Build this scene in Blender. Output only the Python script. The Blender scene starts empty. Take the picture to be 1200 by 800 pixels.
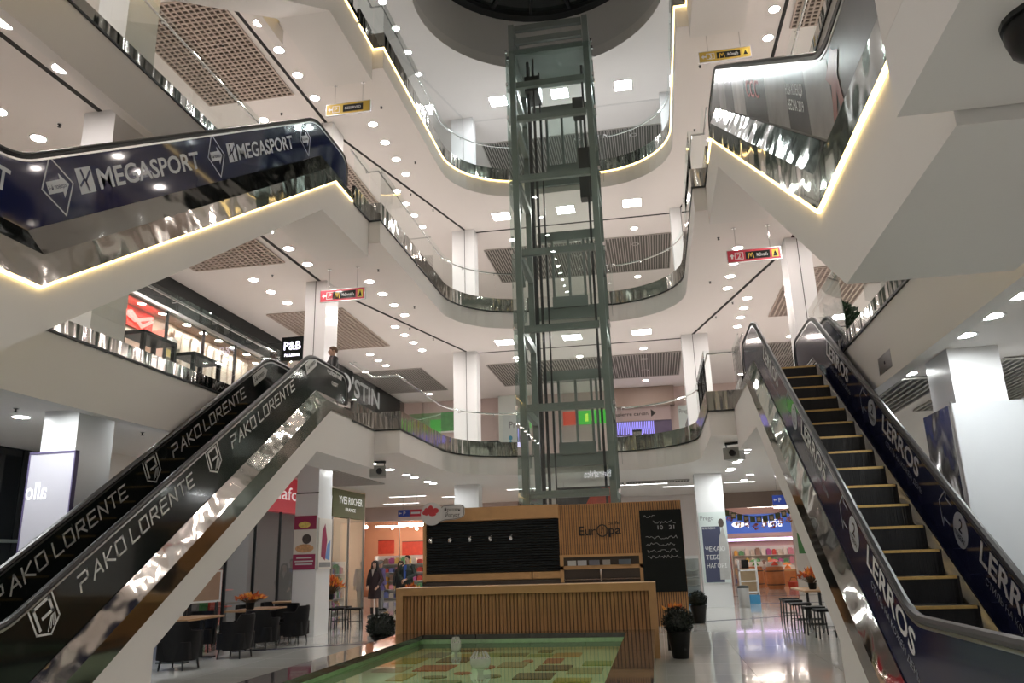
import bpy, bmesh, math, random
from mathutils import Vector, Matrix
from mathutils.geometry import tessellate_polygon

R = random.Random(7)
scene = bpy.context.scene
col = scene.collection

# ------------------------------------------------------------------ camera
# building frame: X across the atrium, Y into its depth, Z up; the photographer stands at the origin
cam_data = bpy.data.cameras.new('camera')
cam_data.sensor_width = 36.0
cam_data.lens = 920.0 / 1200.0 * 36.0
cam_data.clip_end = 300
cam = bpy.data.objects.new('camera', cam_data)
col.objects.link(cam)
YAW, PITCH, ROLL = math.radians(9.7), math.radians(15.6), math.radians(1.7)
fw = Vector((-math.sin(YAW) * math.cos(PITCH), math.cos(YAW) * math.cos(PITCH), math.sin(PITCH)))
rt0 = Vector((math.cos(YAW), math.sin(YAW), 0))
up0 = rt0.cross(fw)
rt = rt0 * math.cos(ROLL) - up0 * math.sin(ROLL)
up = up0 * math.cos(ROLL) + rt0 * math.sin(ROLL)
cm = Matrix.Identity(4)
for i in range(3):
    cm[i][0], cm[i][1], cm[i][2] = rt[i], up[i], -fw[i]
cm[0][3], cm[1][3], cm[2][3] = 0, 0, 1.6
cam.matrix_world = cm
scene.camera = cam

# ------------------------------------------------------------------ world (night outside) and exposure
world = bpy.data.worlds.new('night')
scene.world = world
world.use_nodes = True
bg = world.node_tree.nodes['Background']
bg.inputs[0].default_value = (0.012, 0.014, 0.02, 1)
bg.inputs[1].default_value = 0.6
scene.view_settings.view_transform = 'Standard'
scene.view_settings.look = 'None'
scene.view_settings.gamma = 1.0
scene.view_settings.use_curve_mapping = False
scene.view_settings.exposure = 0.0
scene.cycles.use_denoising = True
scene.cycles.transparent_max_bounces = 40
scene.cycles.max_bounces = 10
scene.cycles.diffuse_bounces = 5
scene.cycles.glossy_bounces = 4
scene.cycles.sample_clamp_indirect = 6.0
scene.cycles.caustics_reflective = False
scene.cycles.caustics_refractive = False

LIGHT = 165.0          # radiance of a downlight lens

# ------------------------------------------------------------------ materials
MATS = {}
def mat(name, color=(.8, .8, .8), rough=.5, metal=0.0, emit=None, strength=1.0, noise=None, bump=None, coat=0.0, spec=None):
    """plain procedural material; noise=(scale, amount) varies the colour, bump=(scale, strength, stretch)"""
    if name in MATS:
        return MATS[name]
    m = bpy.data.materials.new(name)
    m.use_nodes = True
    nt = m.node_tree
    b = nt.nodes['Principled BSDF']
    b.inputs['Base Color'].default_value = (*color, 1)
    b.inputs['Roughness'].default_value = rough
    b.inputs['Metallic'].default_value = metal
    if coat:
        b.inputs['Coat Weight'].default_value = coat
        b.inputs['Coat Roughness'].default_value = .03
    if spec is not None:
        b.inputs['Specular IOR Level'].default_value = spec
    if emit:
        b.inputs['Emission Color'].default_value = (*emit, 1)
        b.inputs['Emission Strength'].default_value = strength
    if noise or bump:
        tc = nt.nodes.new('ShaderNodeTexCoord')
    if noise:
        n = nt.nodes.new('ShaderNodeTexNoise')
        n.inputs['Scale'].default_value = noise[0]
        n.inputs['Detail'].default_value = 3
        nt.links.new(tc.outputs['Object'], n.inputs['Vector'])
        r = nt.nodes.new('ShaderNodeMapRange')
        r.inputs['To Min'].default_value = 1 - noise[1]
        r.inputs['To Max'].default_value = 1 + noise[1]
        nt.links.new(n.outputs['Fac'], r.inputs['Value'])
        h = nt.nodes.new('ShaderNodeHueSaturation')
        h.inputs['Color'].default_value = (*color, 1)
        nt.links.new(r.outputs['Result'], h.inputs['Value'])
        nt.links.new(h.outputs['Color'], b.inputs['Base Color'])
    if bump:
        mp = nt.nodes.new('ShaderNodeMapping')
        mp.inputs['Scale'].default_value = bump[2]
        nt.links.new(tc.outputs['Object'], mp.inputs['Vector'])
        n2 = nt.nodes.new('ShaderNodeTexNoise')
        n2.inputs['Scale'].default_value = bump[0]
        n2.inputs['Detail'].default_value = 1.5
        nt.links.new(mp.outputs['Vector'], n2.inputs['Vector'])
        bp = nt.nodes.new('ShaderNodeBump')
        bp.inputs['Strength'].default_value = bump[1]
        bp.inputs['Distance'].default_value = .1
        nt.links.new(n2.outputs['Fac'], bp.inputs['Height'])
        nt.links.new(bp.outputs['Normal'], b.inputs['Normal'])
    MATS[name] = m
    return m

def glass(name, tint, refl=.08, rough=.0):
    """thin architectural glass: tinted see-through plus Fresnel reflection"""
    if name in MATS:
        return MATS[name]
    m = bpy.data.materials.new(name)
    m.use_nodes = True
    nt = m.node_tree
    for n in list(nt.nodes):
        if n.type != 'OUTPUT_MATERIAL':
            nt.nodes.remove(n)
    out = nt.nodes['Material Output']
    t = nt.nodes.new('ShaderNodeBsdfTransparent')
    t.inputs['Color'].default_value = (*tint, 1)
    g = nt.nodes.new('ShaderNodeBsdfGlossy')
    g.inputs['Roughness'].default_value = rough
    g.inputs['Color'].default_value = (1, 1, 1, 1)
    fr = nt.nodes.new('ShaderNodeFresnel')
    fr.inputs['IOR'].default_value = 1.5
    mu = nt.nodes.new('ShaderNodeMath')
    mu.operation = 'MULTIPLY'
    mu.inputs[1].default_value = refl / .04
    mu.use_clamp = True
    mx = nt.nodes.new('ShaderNodeMixShader')
    # only the entering face reflects: a thin pane has no total internal reflection
    ge = nt.nodes.new('ShaderNodeNewGeometry')
    fb = nt.nodes.new('ShaderNodeMath')
    fb.operation = 'SUBTRACT'
    fb.inputs[0].default_value = 1.0
    nt.links.new(ge.outputs['Backfacing'], fb.inputs[1])
    m2 = nt.nodes.new('ShaderNodeMath')
    m2.operation = 'MULTIPLY'
    nt.links.new(fr.outputs['Fac'], mu.inputs[0])
    nt.links.new(mu.outputs[0], m2.inputs[0])
    nt.links.new(fb.outputs[0], m2.inputs[1])
    nt.links.new(m2.outputs[0], mx.inputs['Fac'])
    nt.links.new(t.outputs[0], mx.inputs[1])
    nt.links.new(g.outputs[0], mx.inputs[2])
    nt.links.new(mx.outputs[0], out.inputs['Surface'])
    MATS[name] = m
    return m

WHITE = mat('white_paint', (.80, .785, .765), .6, noise=(.8, .02))
CEIL = mat('ceiling_paint', (.83, .80, .775), .7, noise=(.6, .02))
DRUMW = mat('drum_paint', (.74, .72, .70), .7, noise=(.6, .03))
COLW = mat('column_cladding', (.84, .85, .86), .22, noise=(.7, .02))
STEEL = mat('polished_steel', (.44, .425, .40), .07, 1.0, bump=(1.5, .36, (2.0, .9, .9)))
STEELF = mat('polished_steel_flat', (.44, .425, .40), .09, 1.0, bump=(1.1, .17, (2.0, .8, .8)))
STEELV = mat('polished_steel_strip', (.47, .46, .435), .09, 1.0, bump=(2.2, .45, (1.6, 1.6, .25)))
SKIRTM = mat('skirt_steel', (.15, .15, .15), .16, 1.0, bump=(3, .2, (1, .3, 1)))
BRUSH = mat('brushed_steel', (.55, .55, .55), .28, 1.0, bump=(30, .05, (1, .05, 1)))
CHROME = mat('chrome_tube', (.72, .72, .72), .12, 1.0, noise=(4, .03))
GREYMET = mat('lift_frame_paint', (.20, .228, .216), .35, .15, noise=(2, .06))
DARKMET = mat('dark_metal', (.035, .038, .04), .4, .4, noise=(3, .1))
BLACK = mat('black_rubber', (.007, .007, .008), .38, noise=(5, .1))
BLACKPL = mat('black_upholstery', (.006, .006, .007), .5, noise=(6, .15), spec=.25)
SLOT = mat('ceiling_slot_black', (.012, .012, .012), .7, noise=(4, .1))
GLASS = glass('clear_glass', (.965, .985, .98), .06)
GLASSL = glass('lift_glass', (.90, .945, .93), .06)
SHOPG = glass('shop_glass', (.88, .92, .92), .06)
LED = mat('warm_led', (1, .8, .4), .5, emit=(1.0, .70, .27), strength=6.0, noise=(3, .01))
LENS = mat('downlight_lens', (1, 1, 1), .4, emit=(1.0, .905, .85), strength=LIGHT, noise=(3, .01))
LENSC = mat('downlight_lens_cool', (1, 1, 1), .4, emit=(.97, 1.0, .99), strength=LIGHT, noise=(3, .01))
PANELL = mat('square_light_panel', (1, 1, 1), .4, emit=(1.0, .965, .93), strength=42.0, noise=(3, .01))
PANELC = mat('square_light_panel_cool', (1, 1, 1), .4, emit=(.95, .98, 1.0), strength=110.0, noise=(3, .01))
TRIMW = mat('white_trim_ring', (.85, .85, .84), .4, noise=(4, .02))
WOOD = mat('oak_slat', (.44, .225, .085), .5, noise=(9, .22))
WOODF = mat('oak_board', (.50, .285, .12), .45, noise=(5, .14))
GRILLE = mat('grille_beige', (.50, .42, .365), .55, noise=(4, .05))
GRILLEG = mat('grille_grey', (.44, .42, .395), .55, noise=(4, .05))
GRBACK = mat('grille_back', (.10, .075, .06), .8, noise=(4, .05))
GRBACKG = mat('grille_back_grey', (.13, .125, .115), .8, noise=(4, .05))

# ------------------------------------------------------------------ mesh helpers
class MB:
    def __init__(s):
        s.v, s.f = [], []
    def poly(s, pts):
        b = len(s.v)
        s.v += [tuple(p) for p in pts]
        s.f.append(tuple(range(b, b + len(pts))))
        return s
    def box(s, x0, x1, y0, y1, z0, z1):
        b = len(s.v)
        s.v += [(x, y, z) for z in (z0, z1) for y in (y0, y1) for x in (x0, x1)]
        s.f += [tuple(b + i for i in q) for q in ((0, 2, 3, 1), (4, 5, 7, 6), (0, 1, 5, 4), (2, 6, 7, 3), (0, 4, 6, 2), (1, 3, 7, 5))]
        return s
    def prism(s, pts, axis, a0, a1):
        """extrude the 2D polygon along axis: 'x' takes (y,z), 'y' takes (x,z), 'z' takes (x,y)"""
        def P(p, a):
            return {'x': (a, p[0], p[1]), 'y': (p[0], a, p[1]), 'z': (p[0], p[1], a)}[axis]
        n, b = len(pts), len(s.v)
        s.v += [P(p, a0) for p in pts] + [P(p, a1) for p in pts]
        tri = tessellate_polygon([[Vector((p[0], p[1], 0)) for p in pts]])
        for t in tri:
            s.f.append(tuple(b + i for i in t))
            s.f.append(tuple(b + n + i for i in reversed(t)))
        for i in range(n):
            j = (i + 1) % n
            s.f.append((b + i, b + j, b + n + j, b + n + i))
        return s
    def band(s, A, B, closed=False):
        """quad strip between two 3D polylines of equal length"""
        b, n = len(s.v), len(A)
        s.v += [tuple(p) for p in A] + [tuple(p) for p in B]
        for i in range(n if closed else n - 1):
            j = (i + 1) % n
            s.f.append((b + i, b + j, b + n + j, b + n + i))
        return s
    def tube(s, path, r, n=8, caps=True, rv=None):
        path = [Vector(p) for p in path]
        rs = r if isinstance(r, (list, tuple)) else [r] * len(path)
        b = len(s.v)
        prev = None
        for i, p in enumerate(path):
            if i == 0: t = path[1] - p
            elif i == len(path) - 1: t = p - path[i - 1]
            else: t = (path[i + 1] - p).normalized() + (p - path[i - 1]).normalized()
            if t.length < 1e-9: t = Vector((0, 0, 1))
            t.normalize()
            if prev is None:
                a = Vector((0, 0, 1)) if abs(t.z) < .9 else Vector((1, 0, 0))
                x = t.cross(a).normalized()
            else:
                x = (prev - t * prev.dot(t))
                x = x.normalized() if x.length > 1e-6 else t.orthogonal().normalized()
            prev = x
            y = t.cross(x)
            for k in range(n):
                a = 2 * math.pi * k / n
                s.v.append(tuple(p + x * (math.cos(a) * rs[i]) + y * (math.sin(a) * (rv or 1) * rs[i])))
        for i in range(len(path) - 1):
            for k in range(n):
                k2 = (k + 1) % n
                s.f.append((b + i * n + k, b + i * n + k2, b + (i + 1) * n + k2, b + (i + 1) * n + k))
        if caps:
            s.f.append(tuple(b + k for k in reversed(range(n))))
            s.f.append(tuple(b + (len(path) - 1) * n + k for k in range(n)))
        return s
    def lathe(s, prof, n=16, c=(0, 0, 0), sx=1, sy=1):
        b = len(s.v)
        for r, z in prof:
            for k in range(n):
                a = 2 * math.pi * k / n
                s.v.append((c[0] + r * sx * math.cos(a), c[1] + r * sy * math.sin(a), c[2] + z))
        for i in range(len(prof) - 1):
            for k in range(n):
                k2 = (k + 1) % n
                s.f.append((b + i * n + k, b + i * n + k2, b + (i + 1) * n + k2, b + (i + 1) * n + k))
        s.f.append(tuple(b + k for k in reversed(range(n))))
        s.f.append(tuple(b + (len(prof) - 1) * n + k for k in range(n)))
        return s
    def rbar(s, p0, p1, w, h):
        """rectangular bar from p0 to p1"""
        p0, p1 = Vector(p0), Vector(p1)
        t = (p1 - p0).normalized()
        a = Vector((0, 0, 1)) if abs(t.z) < .95 else Vector((0, 1, 0))
        x = t.cross(a).normalized() * (w / 2)
        y = x.cross(t).normalized() * (h / 2)
        b = len(s.v)
        for p in (p0, p1):
            s.v += [tuple(p + q) for q in (-x - y, x - y, x + y, -x + y)]
        s.f += [tuple(b + i for i in q) for q in ((0, 3, 2, 1), (4, 5, 6, 7), (0, 1, 5, 4), (1, 2, 6, 5), (2, 3, 7, 6), (3, 0, 4, 7))]
        return s
    def mesh(s, name):
        me = bpy.data.meshes.new(name)
        me.from_pydata(s.v, [], s.f)
        me.validate(clean_customdata=False)
        return me
    def build(s, name, m, parent=None, smooth=False, fix=True):
        me = s.mesh(name)
        if fix:
            bm = bmesh.new(); bm.from_mesh(me)
            bmesh.ops.recalc_face_normals(bm, faces=bm.faces)
            bm.to_mesh(me); bm.free()
        me.materials.append(m)
        if smooth:
            me.polygons.foreach_set('use_smooth', [True] * len(me.polygons))
            if hasattr(me, 'set_sharp_from_angle'):
                me.set_sharp_from_angle(angle=math.radians(40))
        return link(name, me, parent)

def link(name, data, parent=None):
    o = bpy.data.objects.new(name, data)
    col.objects.link(o)
    if parent is not None:
        o.parent = parent
        w = parent
        off = Vector((0, 0, 0))
        # parts are authored in the coordinates of the thing itself when it sits at the origin
    return o

def tag(o, label, cat=None, group=None, kind=None):
    o['label'] = label
    if cat: o['category'] = cat
    if group: o['group'] = group
    if kind: o['kind'] = kind
    return o

def thing(name, label, cat, loc=(0, 0, 0), rz=0.0, group=None):
    """Empty at the thing's base; parts are given in its local coordinates"""
    o = link(name, None)
    o.location = loc
    o.rotation_euler = (0, 0, rz)
    o.empty_display_size = .1
    return tag(o, label, cat, group)

def struct(name, mb, m, label, **k):
    o = mb.build(name, m, **k)
    return tag(o, label, kind='structure')

def inst(name, src, parent=None, loc=None, rot=None, scale=None):
    """another object sharing the mesh of src"""
    o = link(name, src.data if hasattr(src, 'data') else src, parent)
    if loc is not None: o.location = loc
    if rot is not None: o.rotation_euler = rot
    if scale is not None: o.scale = scale
    return o

def copy_tree(o, parent=None):
    c = o.copy()
    col.objects.link(c)
    c.parent = parent
    for ch in o.children:
        copy_tree(ch, c)
    return c

ORD = ['first', 'second', 'third', 'fourth', 'fifth', 'sixth', 'seventh', 'eighth', 'ninth', 'tenth', 'eleventh', 'twelfth', 'thirteenth', 'fourteenth', 'fifteenth', 'sixteenth', 'seventeenth', 'eighteenth', 'nineteenth', 'twentieth']

# ------------------------------------------------------------------ lettering
TXT = {}
def text_mesh(s, bold=.008):
    """mesh of a line of lettering: cap height 1, left end and baseline at the origin"""
    if (s, bold) in TXT:
        return TXT[s, bold]
    c = bpy.data.curves.new('lettering', 'FONT')
    c.body = s
    c.resolution_u = 3
    c.offset = bold
    o = bpy.data.objects.new('lettering', c)
    col.objects.link(o)
    dg = bpy.context.evaluated_depsgraph_get()
    me = bpy.data.meshes.new_from_object(o.evaluated_get(dg))
    bpy.data.objects.remove(o)
    bpy.data.curves.remove(c)
    me.name = 'lettering'
    xs = [v.co.x for v in me.vertices] or [0, 1]
    x0 = min(xs)
    for v in me.vertices:
        v.co.x -= x0
        v.co *= 1 / .73
    w = max([v.co.x for v in me.vertices] or [1])
    me.materials.clear()
    TXT[s, bold] = (me, w)
    return TXT[s, bold]

def lettering(s, origin, xdir, ydir, height, m, parent, width=None, name='lettering', align='l', label=None, bold=.008):
    """flat printed letters in the plane of xdir/ydir, a hair in front of the surface"""
    me0, w = text_mesh(s, bold)
    me = me0.copy()
    me.materials.clear()
    me.materials.append(m)
    xd, yd = Vector(xdir).normalized(), Vector(ydir).normalized()
    sx = (width / w) if width else height
    n = xd.cross(yd)
    M = Matrix.Identity(4)
    for i in range(3):
        M[i][0], M[i][1], M[i][2] = xd[i] * sx, yd[i] * height, n[i]
    o0 = Vector(origin)
    if align == 'c':
        o0 = o0 - xd * (w * sx / 2)
    M[0][3], M[1][3], M[2][3] = o0
    me.transform(M)
    o = link(name, me, parent)
    if label: o['label'] = label
    return o

def fillet(pts, rad, n=7):
    """round the inner corners of a 2D polyline; rad is one radius or one per point"""
    out = [Vector(pts[0])]
    for i in range(1, len(pts) - 1):
        p0, p, p1 = Vector(pts[i - 1]), Vector(pts[i]), Vector(pts[i + 1])
        r = rad[i] if isinstance(rad, (list, tuple)) else rad
        a, b = (p0 - p), (p1 - p)
        la, lb = a.length, b.length
        a.normalize(); b.normalize()
        ang = math.acos(max(-1, min(1, a.dot(b))))
        if r <= 0 or abs(ang - math.pi) < 1e-3:
            out.append(p); continue
        d = min(r / math.tan(ang / 2), la * .49, lb * .49)
        r = d * math.tan(ang / 2)
        q0, q1 = p + a * d, p + b * d
        c = p + (a + b).normalized() * (r / math.sin(ang / 2))
        v0, v1 = q0 - c, q1 - c
        t = v0.angle(v1)
        for k in range(n + 1):
            f = k / n
            v = (v0 * math.sin((1 - f) * t) + v1 * math.sin(f * t)) / max(math.sin(t), 1e-6)
            out.append(c + v)
    out.append(Vector(pts[-1]))
    return [(p.x, p.y) for p in out]
# ================================================================== the building
H = 4.8
CU = -2.29                      # centre line of the atrium
UL, UR, VB = -5.97, 1.39, 24.65
VN = 3.93                       # far edge of the gallery above the photographer
LV = {1: dict(eu=.65, vt=15.5, ve=18.3, uf=1.88), 2: dict(eu=.28, vt=14.45, ve=16.62, uf=1.81), 3: dict(eu=.28, vt=14.45, ve=16.62, uf=1.81)}
NAMES = {0: 'ground floor', 1: 'second storey', 2: 'third storey', 3: 'fourth storey'}

def hole(n):
    p = LV[n]
    l = [(UL, -9), (UL, VN), (UL - p['uf'], VN), (UL - p['uf'], p['vt']), (UL - p['eu'] - .02, p['vt']), (UL - p['eu'] - .02, p['ve']), (UL, p['ve'])]
    r = [(2 * CU - x, y) for x, y in reversed(l)]
    c = fillet([(UL, p['ve']), (UL, VB), (UR, VB), (UR, p['ve'])], 2.4, 12)
    return l[:-1] + c + r[1:]

def slab(name, z0, z1, hole_pts, m, label, outer=(-17, 13, -12, 48)):
    o = [(outer[0], outer[2]), (outer[1], outer[2]), (outer[1], outer[3]), (outer[0], outer[3])]
    loops = [[Vector((x, y, 0)) for x, y in o], [Vector((x, y, 0)) for x, y in hole_pts]]
    tri = tessellate_polygon(loops)
    flat = o + hole_pts
    mb = MB()
    n = len(flat)
    mb.v = [(x, y, z0) for x, y in flat] + [(x, y, z1) for x, y in flat]
    for t in tri:
        mb.f.append(tuple(t)); mb.f.append(tuple(n + i for i in reversed(t)))
    for a, k in ((0, len(o)), (len(o), len(hole_pts))):
        for i in range(k):
            j = (i + 1) % k
            mb.f.append((a + i, a + j, n + a + j, n + a + i))
    return struct(name, mb, m, label)

SLAB = {}
for n in (1, 2, 3):
    SLAB[n] = slab('floor_%d' % (n + 1), n * H - .6, n * H, hole(n), CEIL, 'white %s gallery slab around the atrium opening' % NAMES[n])
    p = LV[n]
    mb = MB()
    for s in (-1, 1):
        f = lambda x: x if s < 0 else 2 * CU - x
        e = UL - p['uf']
        xs = sorted((f(e - .18), f(e + .006)))
        mb.box(xs[0], xs[1], VN, p['vt'] + .3, n * H - .97, n * H - .05)
    mb.build('bulkhead', WHITE, SLAB[n])

# thick edge of the gallery over the photographer's right shoulder
mb = MB().box(UR + .001, 9, -9, VN - .01, 3.76, 4.21)
o = mb.build('bulkhead', WHITE, SLAB[1])
mb = MB().box(-14, UL - .001, -9, VN - .01, 3.76, 4.21)
mb.build('bulkhead', WHITE, SLAB[1])

# lowered ceiling of the ground floor outside the escalator wells
for s_, (a, b) in ((-1, (-11.95, UL - LV[1]['uf'] - .181)), (1, (UR + LV[1]['uf'] + .181, 7.99))):
    MB().box(a, b, VN, 15.8, 3.95, 4.201).build('lowered_ceiling', CEIL, SLAB[1])

# roof ceiling with the round opening, drum and dark skylight
DC, DR = (-2.35, 20.5), 3.95
circ = [(DC[0] + DR * math.cos(2 * math.pi * k / 64), DC[1] + DR * math.sin(2 * math.pi * k / 64)) for k in range(64)]
roof = slab('ceiling', 18.6, 19.0, circ, CEIL, 'white roof ceiling with a big round opening above the lift')
mb = MB()
mb.band([(x, y, 18.99) for x, y in circ], [(x, y, 20.7) for x, y in circ], True)
c2 = [(DC[0] + (DR + .2) * math.cos(2 * math.pi * k / 64), DC[1] + (DR + .2) * math.sin(2 * math.pi * k / 64)) for k in range(64)]
mb.band([(x, y, 19.0) for x, y in c2], [(x, y, 20.7) for x, y in c2], True)
struct('wall_drum', mb, DRUMW, 'grey drum wall of the round roof opening', smooth=True)
SKYG = mat('dark_skylight_glass', (.02, .025, .024), .06, noise=(2, .1), coat=.5)
mb = MB().lathe([(DR - .02, 20.72), (DR - .02, 20.8)], 48, (DC[0], DC[1], 0))
sk = struct('window_1', mb, SKYG, 'dark round skylight at the top of the drum at night')
mb = MB()
N = 48
for r0, r1, z0, z1 in ((DR - .35, DR - .02, 20.55, 20.72),):
    A = [[(DC[0] + r * math.cos(2 * math.pi * k / N), DC[1] + r * math.sin(2 * math.pi * k / N), z) for k in range(N)] for r, z in ((r1, z0), (r0, z0), (r0, z1), (r1, z1))]
    for i in range(4):
        mb.band(A[i], A[(i + 1) % 4], True)
mb.build('ring_frame', DARKMET, sk)
for k in range(8):
    a = math.pi * k / 8 + .2
    dx, dy = math.cos(a) * (DR - .3), math.sin(a) * (DR - .3)
    MB().rbar((DC[0] - dx, DC[1] - dy, 20.66), (DC[0] + dx, DC[1] + dy, 20.66), .1, .12).build('skylight_bar', DARKMET, sk)

# outer walls
WALLP = mat('wall_paint', (.80, .765, .735), .6, noise=(.5, .03))
struct('wall_left', MB().box(-12.4, -12.1, -12, 36, 9.6, 18.6), WALLP, 'white wall behind the upper left galleries')
struct('wall_right', MB().box(7.5, 7.8, -12, 36, 4.8, 18.6), WALLP, 'white wall behind the right galleries')
struct('wall_back', MB().box(-17, 13, 35.6, 35.9, 9.6, 18.6), WALLP, 'white wall behind the upper rear galleries')
struct('wall_front', MB().box(-17, 13, -10.3, -10, 0, 18.6), WALLP, 'white wall behind the photographer')
struct('wall_ground_right', MB().box(8, 8.3, -12, 44, 0, 4.2), WALLP, 'white wall of the ground floor on the right')

# ------------------------------------------------------------------ ground floor: tiles over a dark bed
BED = mat('floor_joint', (.30, .295, .28), .5, noise=(3, .1))
TILE = mat('polished_porcelain', (.68, .675, .645), .09, noise=(1.3, .05), coat=.25)
floor = struct('floor', MB().box(-17, 13, -12, 50, -.3, -.012), BED, 'polished pale tiled ground floor of the mall')
TS = 1.2
tm = MB().box(.003, TS - .003, .003, TS - .003, -.012, 0).mesh('floor_tile')
tm.materials.append(TILE)
nu0, nu1, nv0, nv1 = -9, 5, 7, 27
cnt = 0
for i in range(nu0, nu1):
    for j in range(nv0, nv1):
        x, y = i * TS, j * TS
        if x > -4.7 and x + TS < .1 and y + TS < 13.5:
            continue
        inst('floor_tile', tm, floor, (x, y, 0)); cnt += 1
x0, x1, y0, y1 = nu0 * TS, nu1 * TS, nv0 * TS, nv1 * TS
mb = MB().box(-17, x0, -12, 50, -.012, 0).box(x1, 13, -12, 50, -.012, 0).box(x0, x1, -12, y0, -.012, 0).box(x0, x1, y1, 50, -.012, 0)
mb.box(-4.8, 0, 8.4, 13.2, -.012, 0)
o = mb.build('floor_tiles_far', TILE, floor)
o['kind'] = 'stuff'
INLAY = mat('dark_inlay', (.03, .04, .10), .25, noise=(6, .15))
for a, b in (((-8.6, 15.6), (-6.2, 16.95)), ((1.0, 21.4), (2.1, 22.0)), ((2.25, 22.1), (3.5, 22.85)), ((2.4, 28.6), (5.6, 28.6)), ((2.6, 33.5), (6.2, 33.5))):
    MB().rbar((a[0], a[1], .001), (b[0], b[1], .001), .14, .006).build('floor_inlay', INLAY, floor)

# ------------------------------------------------------------------ columns
def column(u0, u1, v0, v1, z0, z1, label, seams=()):
    o = struct('column', MB().box(u0, u1, v0, v1, z0, z1), COLW, label)
    for k, (a, b) in enumerate(seams):
        MB().box(a - .008, a + .008, v0 - .006, v0 + .004, z0, z1).build('cladding_seam', DARKMET, o)
    return o
for n in range(4):
    z0, z1 = n * H, (n + 1) * H - .6
    w = NAMES[n]
    column(-8.86, -8.28, 10.2, 11.0, z0, z1 if n else 3.95, 'square white column by the near left gallery on the %s' % w)
    column(-8.78, -8.2, 18.72, 19.55, z0, z1, 'square white column beside the left escalator landing on the %s' % w, [(-8.5, 0)] if n else [])
    column(-6.81, -5.95, 27.0, 27.6, z0, z1, 'white column at the rear left corner of the atrium on the %s' % w, [(-6.33, 0)] if n else [])
    column(1.37, 2.26, 26.9, 27.5, z0, z1, 'white column at the rear right corner of the atrium on the %s' % w, [(1.75, 0)] if n else [])
    column(3.62, 4.2, 18.72, 19.55, z0, z1, 'square white column beside the right escalator landing on the %s' % w, [(3.9, 0)] if n else [])
    column(3.67, 4.25, 10.1, 10.9, z0, z1 if n else 3.95, 'square white column by the near right gallery on the %s' % w)

# ------------------------------------------------------------------ ceilings: slots, grilles
def mir(x): return 2 * CU - x
def slots(n, z, parent):
    segs = [((-8.92, -6), (-8.40, 18.72)), ((-8.33, 19.55), (-6.33, 27.0)), ((-5.95, 27.35), (1.37, 27.35))]
    segs += [((mir(a[0]), a[1]), (mir(b[0]), b[1])) for a, b in segs[:2]]
    for a, b in segs:
        MB().rbar((a[0], a[1], z - .003), (b[0], b[1], z - .003), .085, .012).build('ceiling_slot', SLOT if n < 3 else DRUMW, parent)

def grille(u0, u1, v0, v1, z, parent, style='egg', grey=False):
    g = MB()
    p = .135 if style == 'egg' else .10
    bars, back = (GRILLEG, GRBACKG) if grey else (GRILLE, GRBACK)
    n = int((u1 - u0) / p)
    for i in range(n + 1):
        x = u0 + (u1 - u0) * i / n
        g.box(x - p * .16, x + p * .16, v0, v1, z - .04, z - .012)
    m = max(1, int((v1 - v0) / (p if style == 'egg' else 2.0)))
    for i in range(m + 1):
        y = v0 + (v1 - v0) * i / m
        g.box(u0, u1, y - .02, y + .02, z - .037, z - .013)
    o = g.build('ceiling_grille', bars, parent, fix=False)
    MB().box(u0, u1, v0, v1, z - .012, z - .001).build('grille_backing', back, o, fix=False)
    return o

CP = {0: SLAB[1], 1: SLAB[2], 2: SLAB[3], 3: roof}
for n in (1, 2, 3):
    z = (n + 1) * H - .6
    slots(n, z, CP[n])
    grille(-6.02, 1.45, 29.15, 33.1, z, CP[n], 'slat', True)
    for f in (lambda x: x, mir):
        for (a, b, c, d, st) in ((-11.1, -8.68, 13.3, 17.2, 'egg'), (-11.1, -8.7, 21.05, 25.4, 'egg'), (-11.85, -8.6, 28.9, 33.05, 'slat')):
            if n == 3: continue
            x = sorted((f(a), f(b)))
            grille(x[0], x[1], c, d, z, CP[n], st, st == 'slat')
grille(-10.4, -8.75, 20.6, 25.2, 4.2, CP[0], 'egg', True)
grille(-.9, 1.3, 28.6, 29.3, 4.2, CP[0], 'slat', True)
grille(4.6, 6.4, 10.8, 14.6, 3.95, CP[0], 'slat', True)
grille(3.5, 4.3, 11.7, 15.4, 3.95, CP[0], 'slat', True)

# ------------------------------------------------------------------ lamps
dl_ring = MB()
N = 16
A = [[(r * math.cos(2 * math.pi * k / N), r * math.sin(2 * math.pi * k / N), zz) for k in range(N)] for r, zz in ((.15, 0), (.145, -.015), (.118, -.012), (.118, 0))]
for i in range(3): dl_ring.band(A[i], A[i + 1], True)
ring_me = dl_ring.mesh('trim_ring'); ring_me.materials.append(TRIMW)
def lens_mesh(m):
    me = MB().poly([(.118 * math.cos(-2 * math.pi * k / 12), .118 * math.sin(-2 * math.pi * k / 12), -.006) for k in range(12)]).mesh('lens')
    me.materials.append(m); return me
lens_w, lens_c = lens_mesh(LENS), lens_mesh(LENSC)

def downlight(u, v, z, label, group, cool=False):
    t = thing('downlight', label, 'downlight', (u, v, z), 0, group)
    inst('trim_ring', ring_me, t)
    inst('lens', lens_c if cool else lens_w, t)

def row(u, vs, z, where, cool=False):
    for i, v in enumerate(vs):
        if len(vs) == 1: lab = 'single round downlight %s' % where
        else: lab = '%s downlight from the front in the row %s' % (ORD[i], where)
        downlight(u, v, z, lab, 'downlights ' + where, cool)

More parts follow.
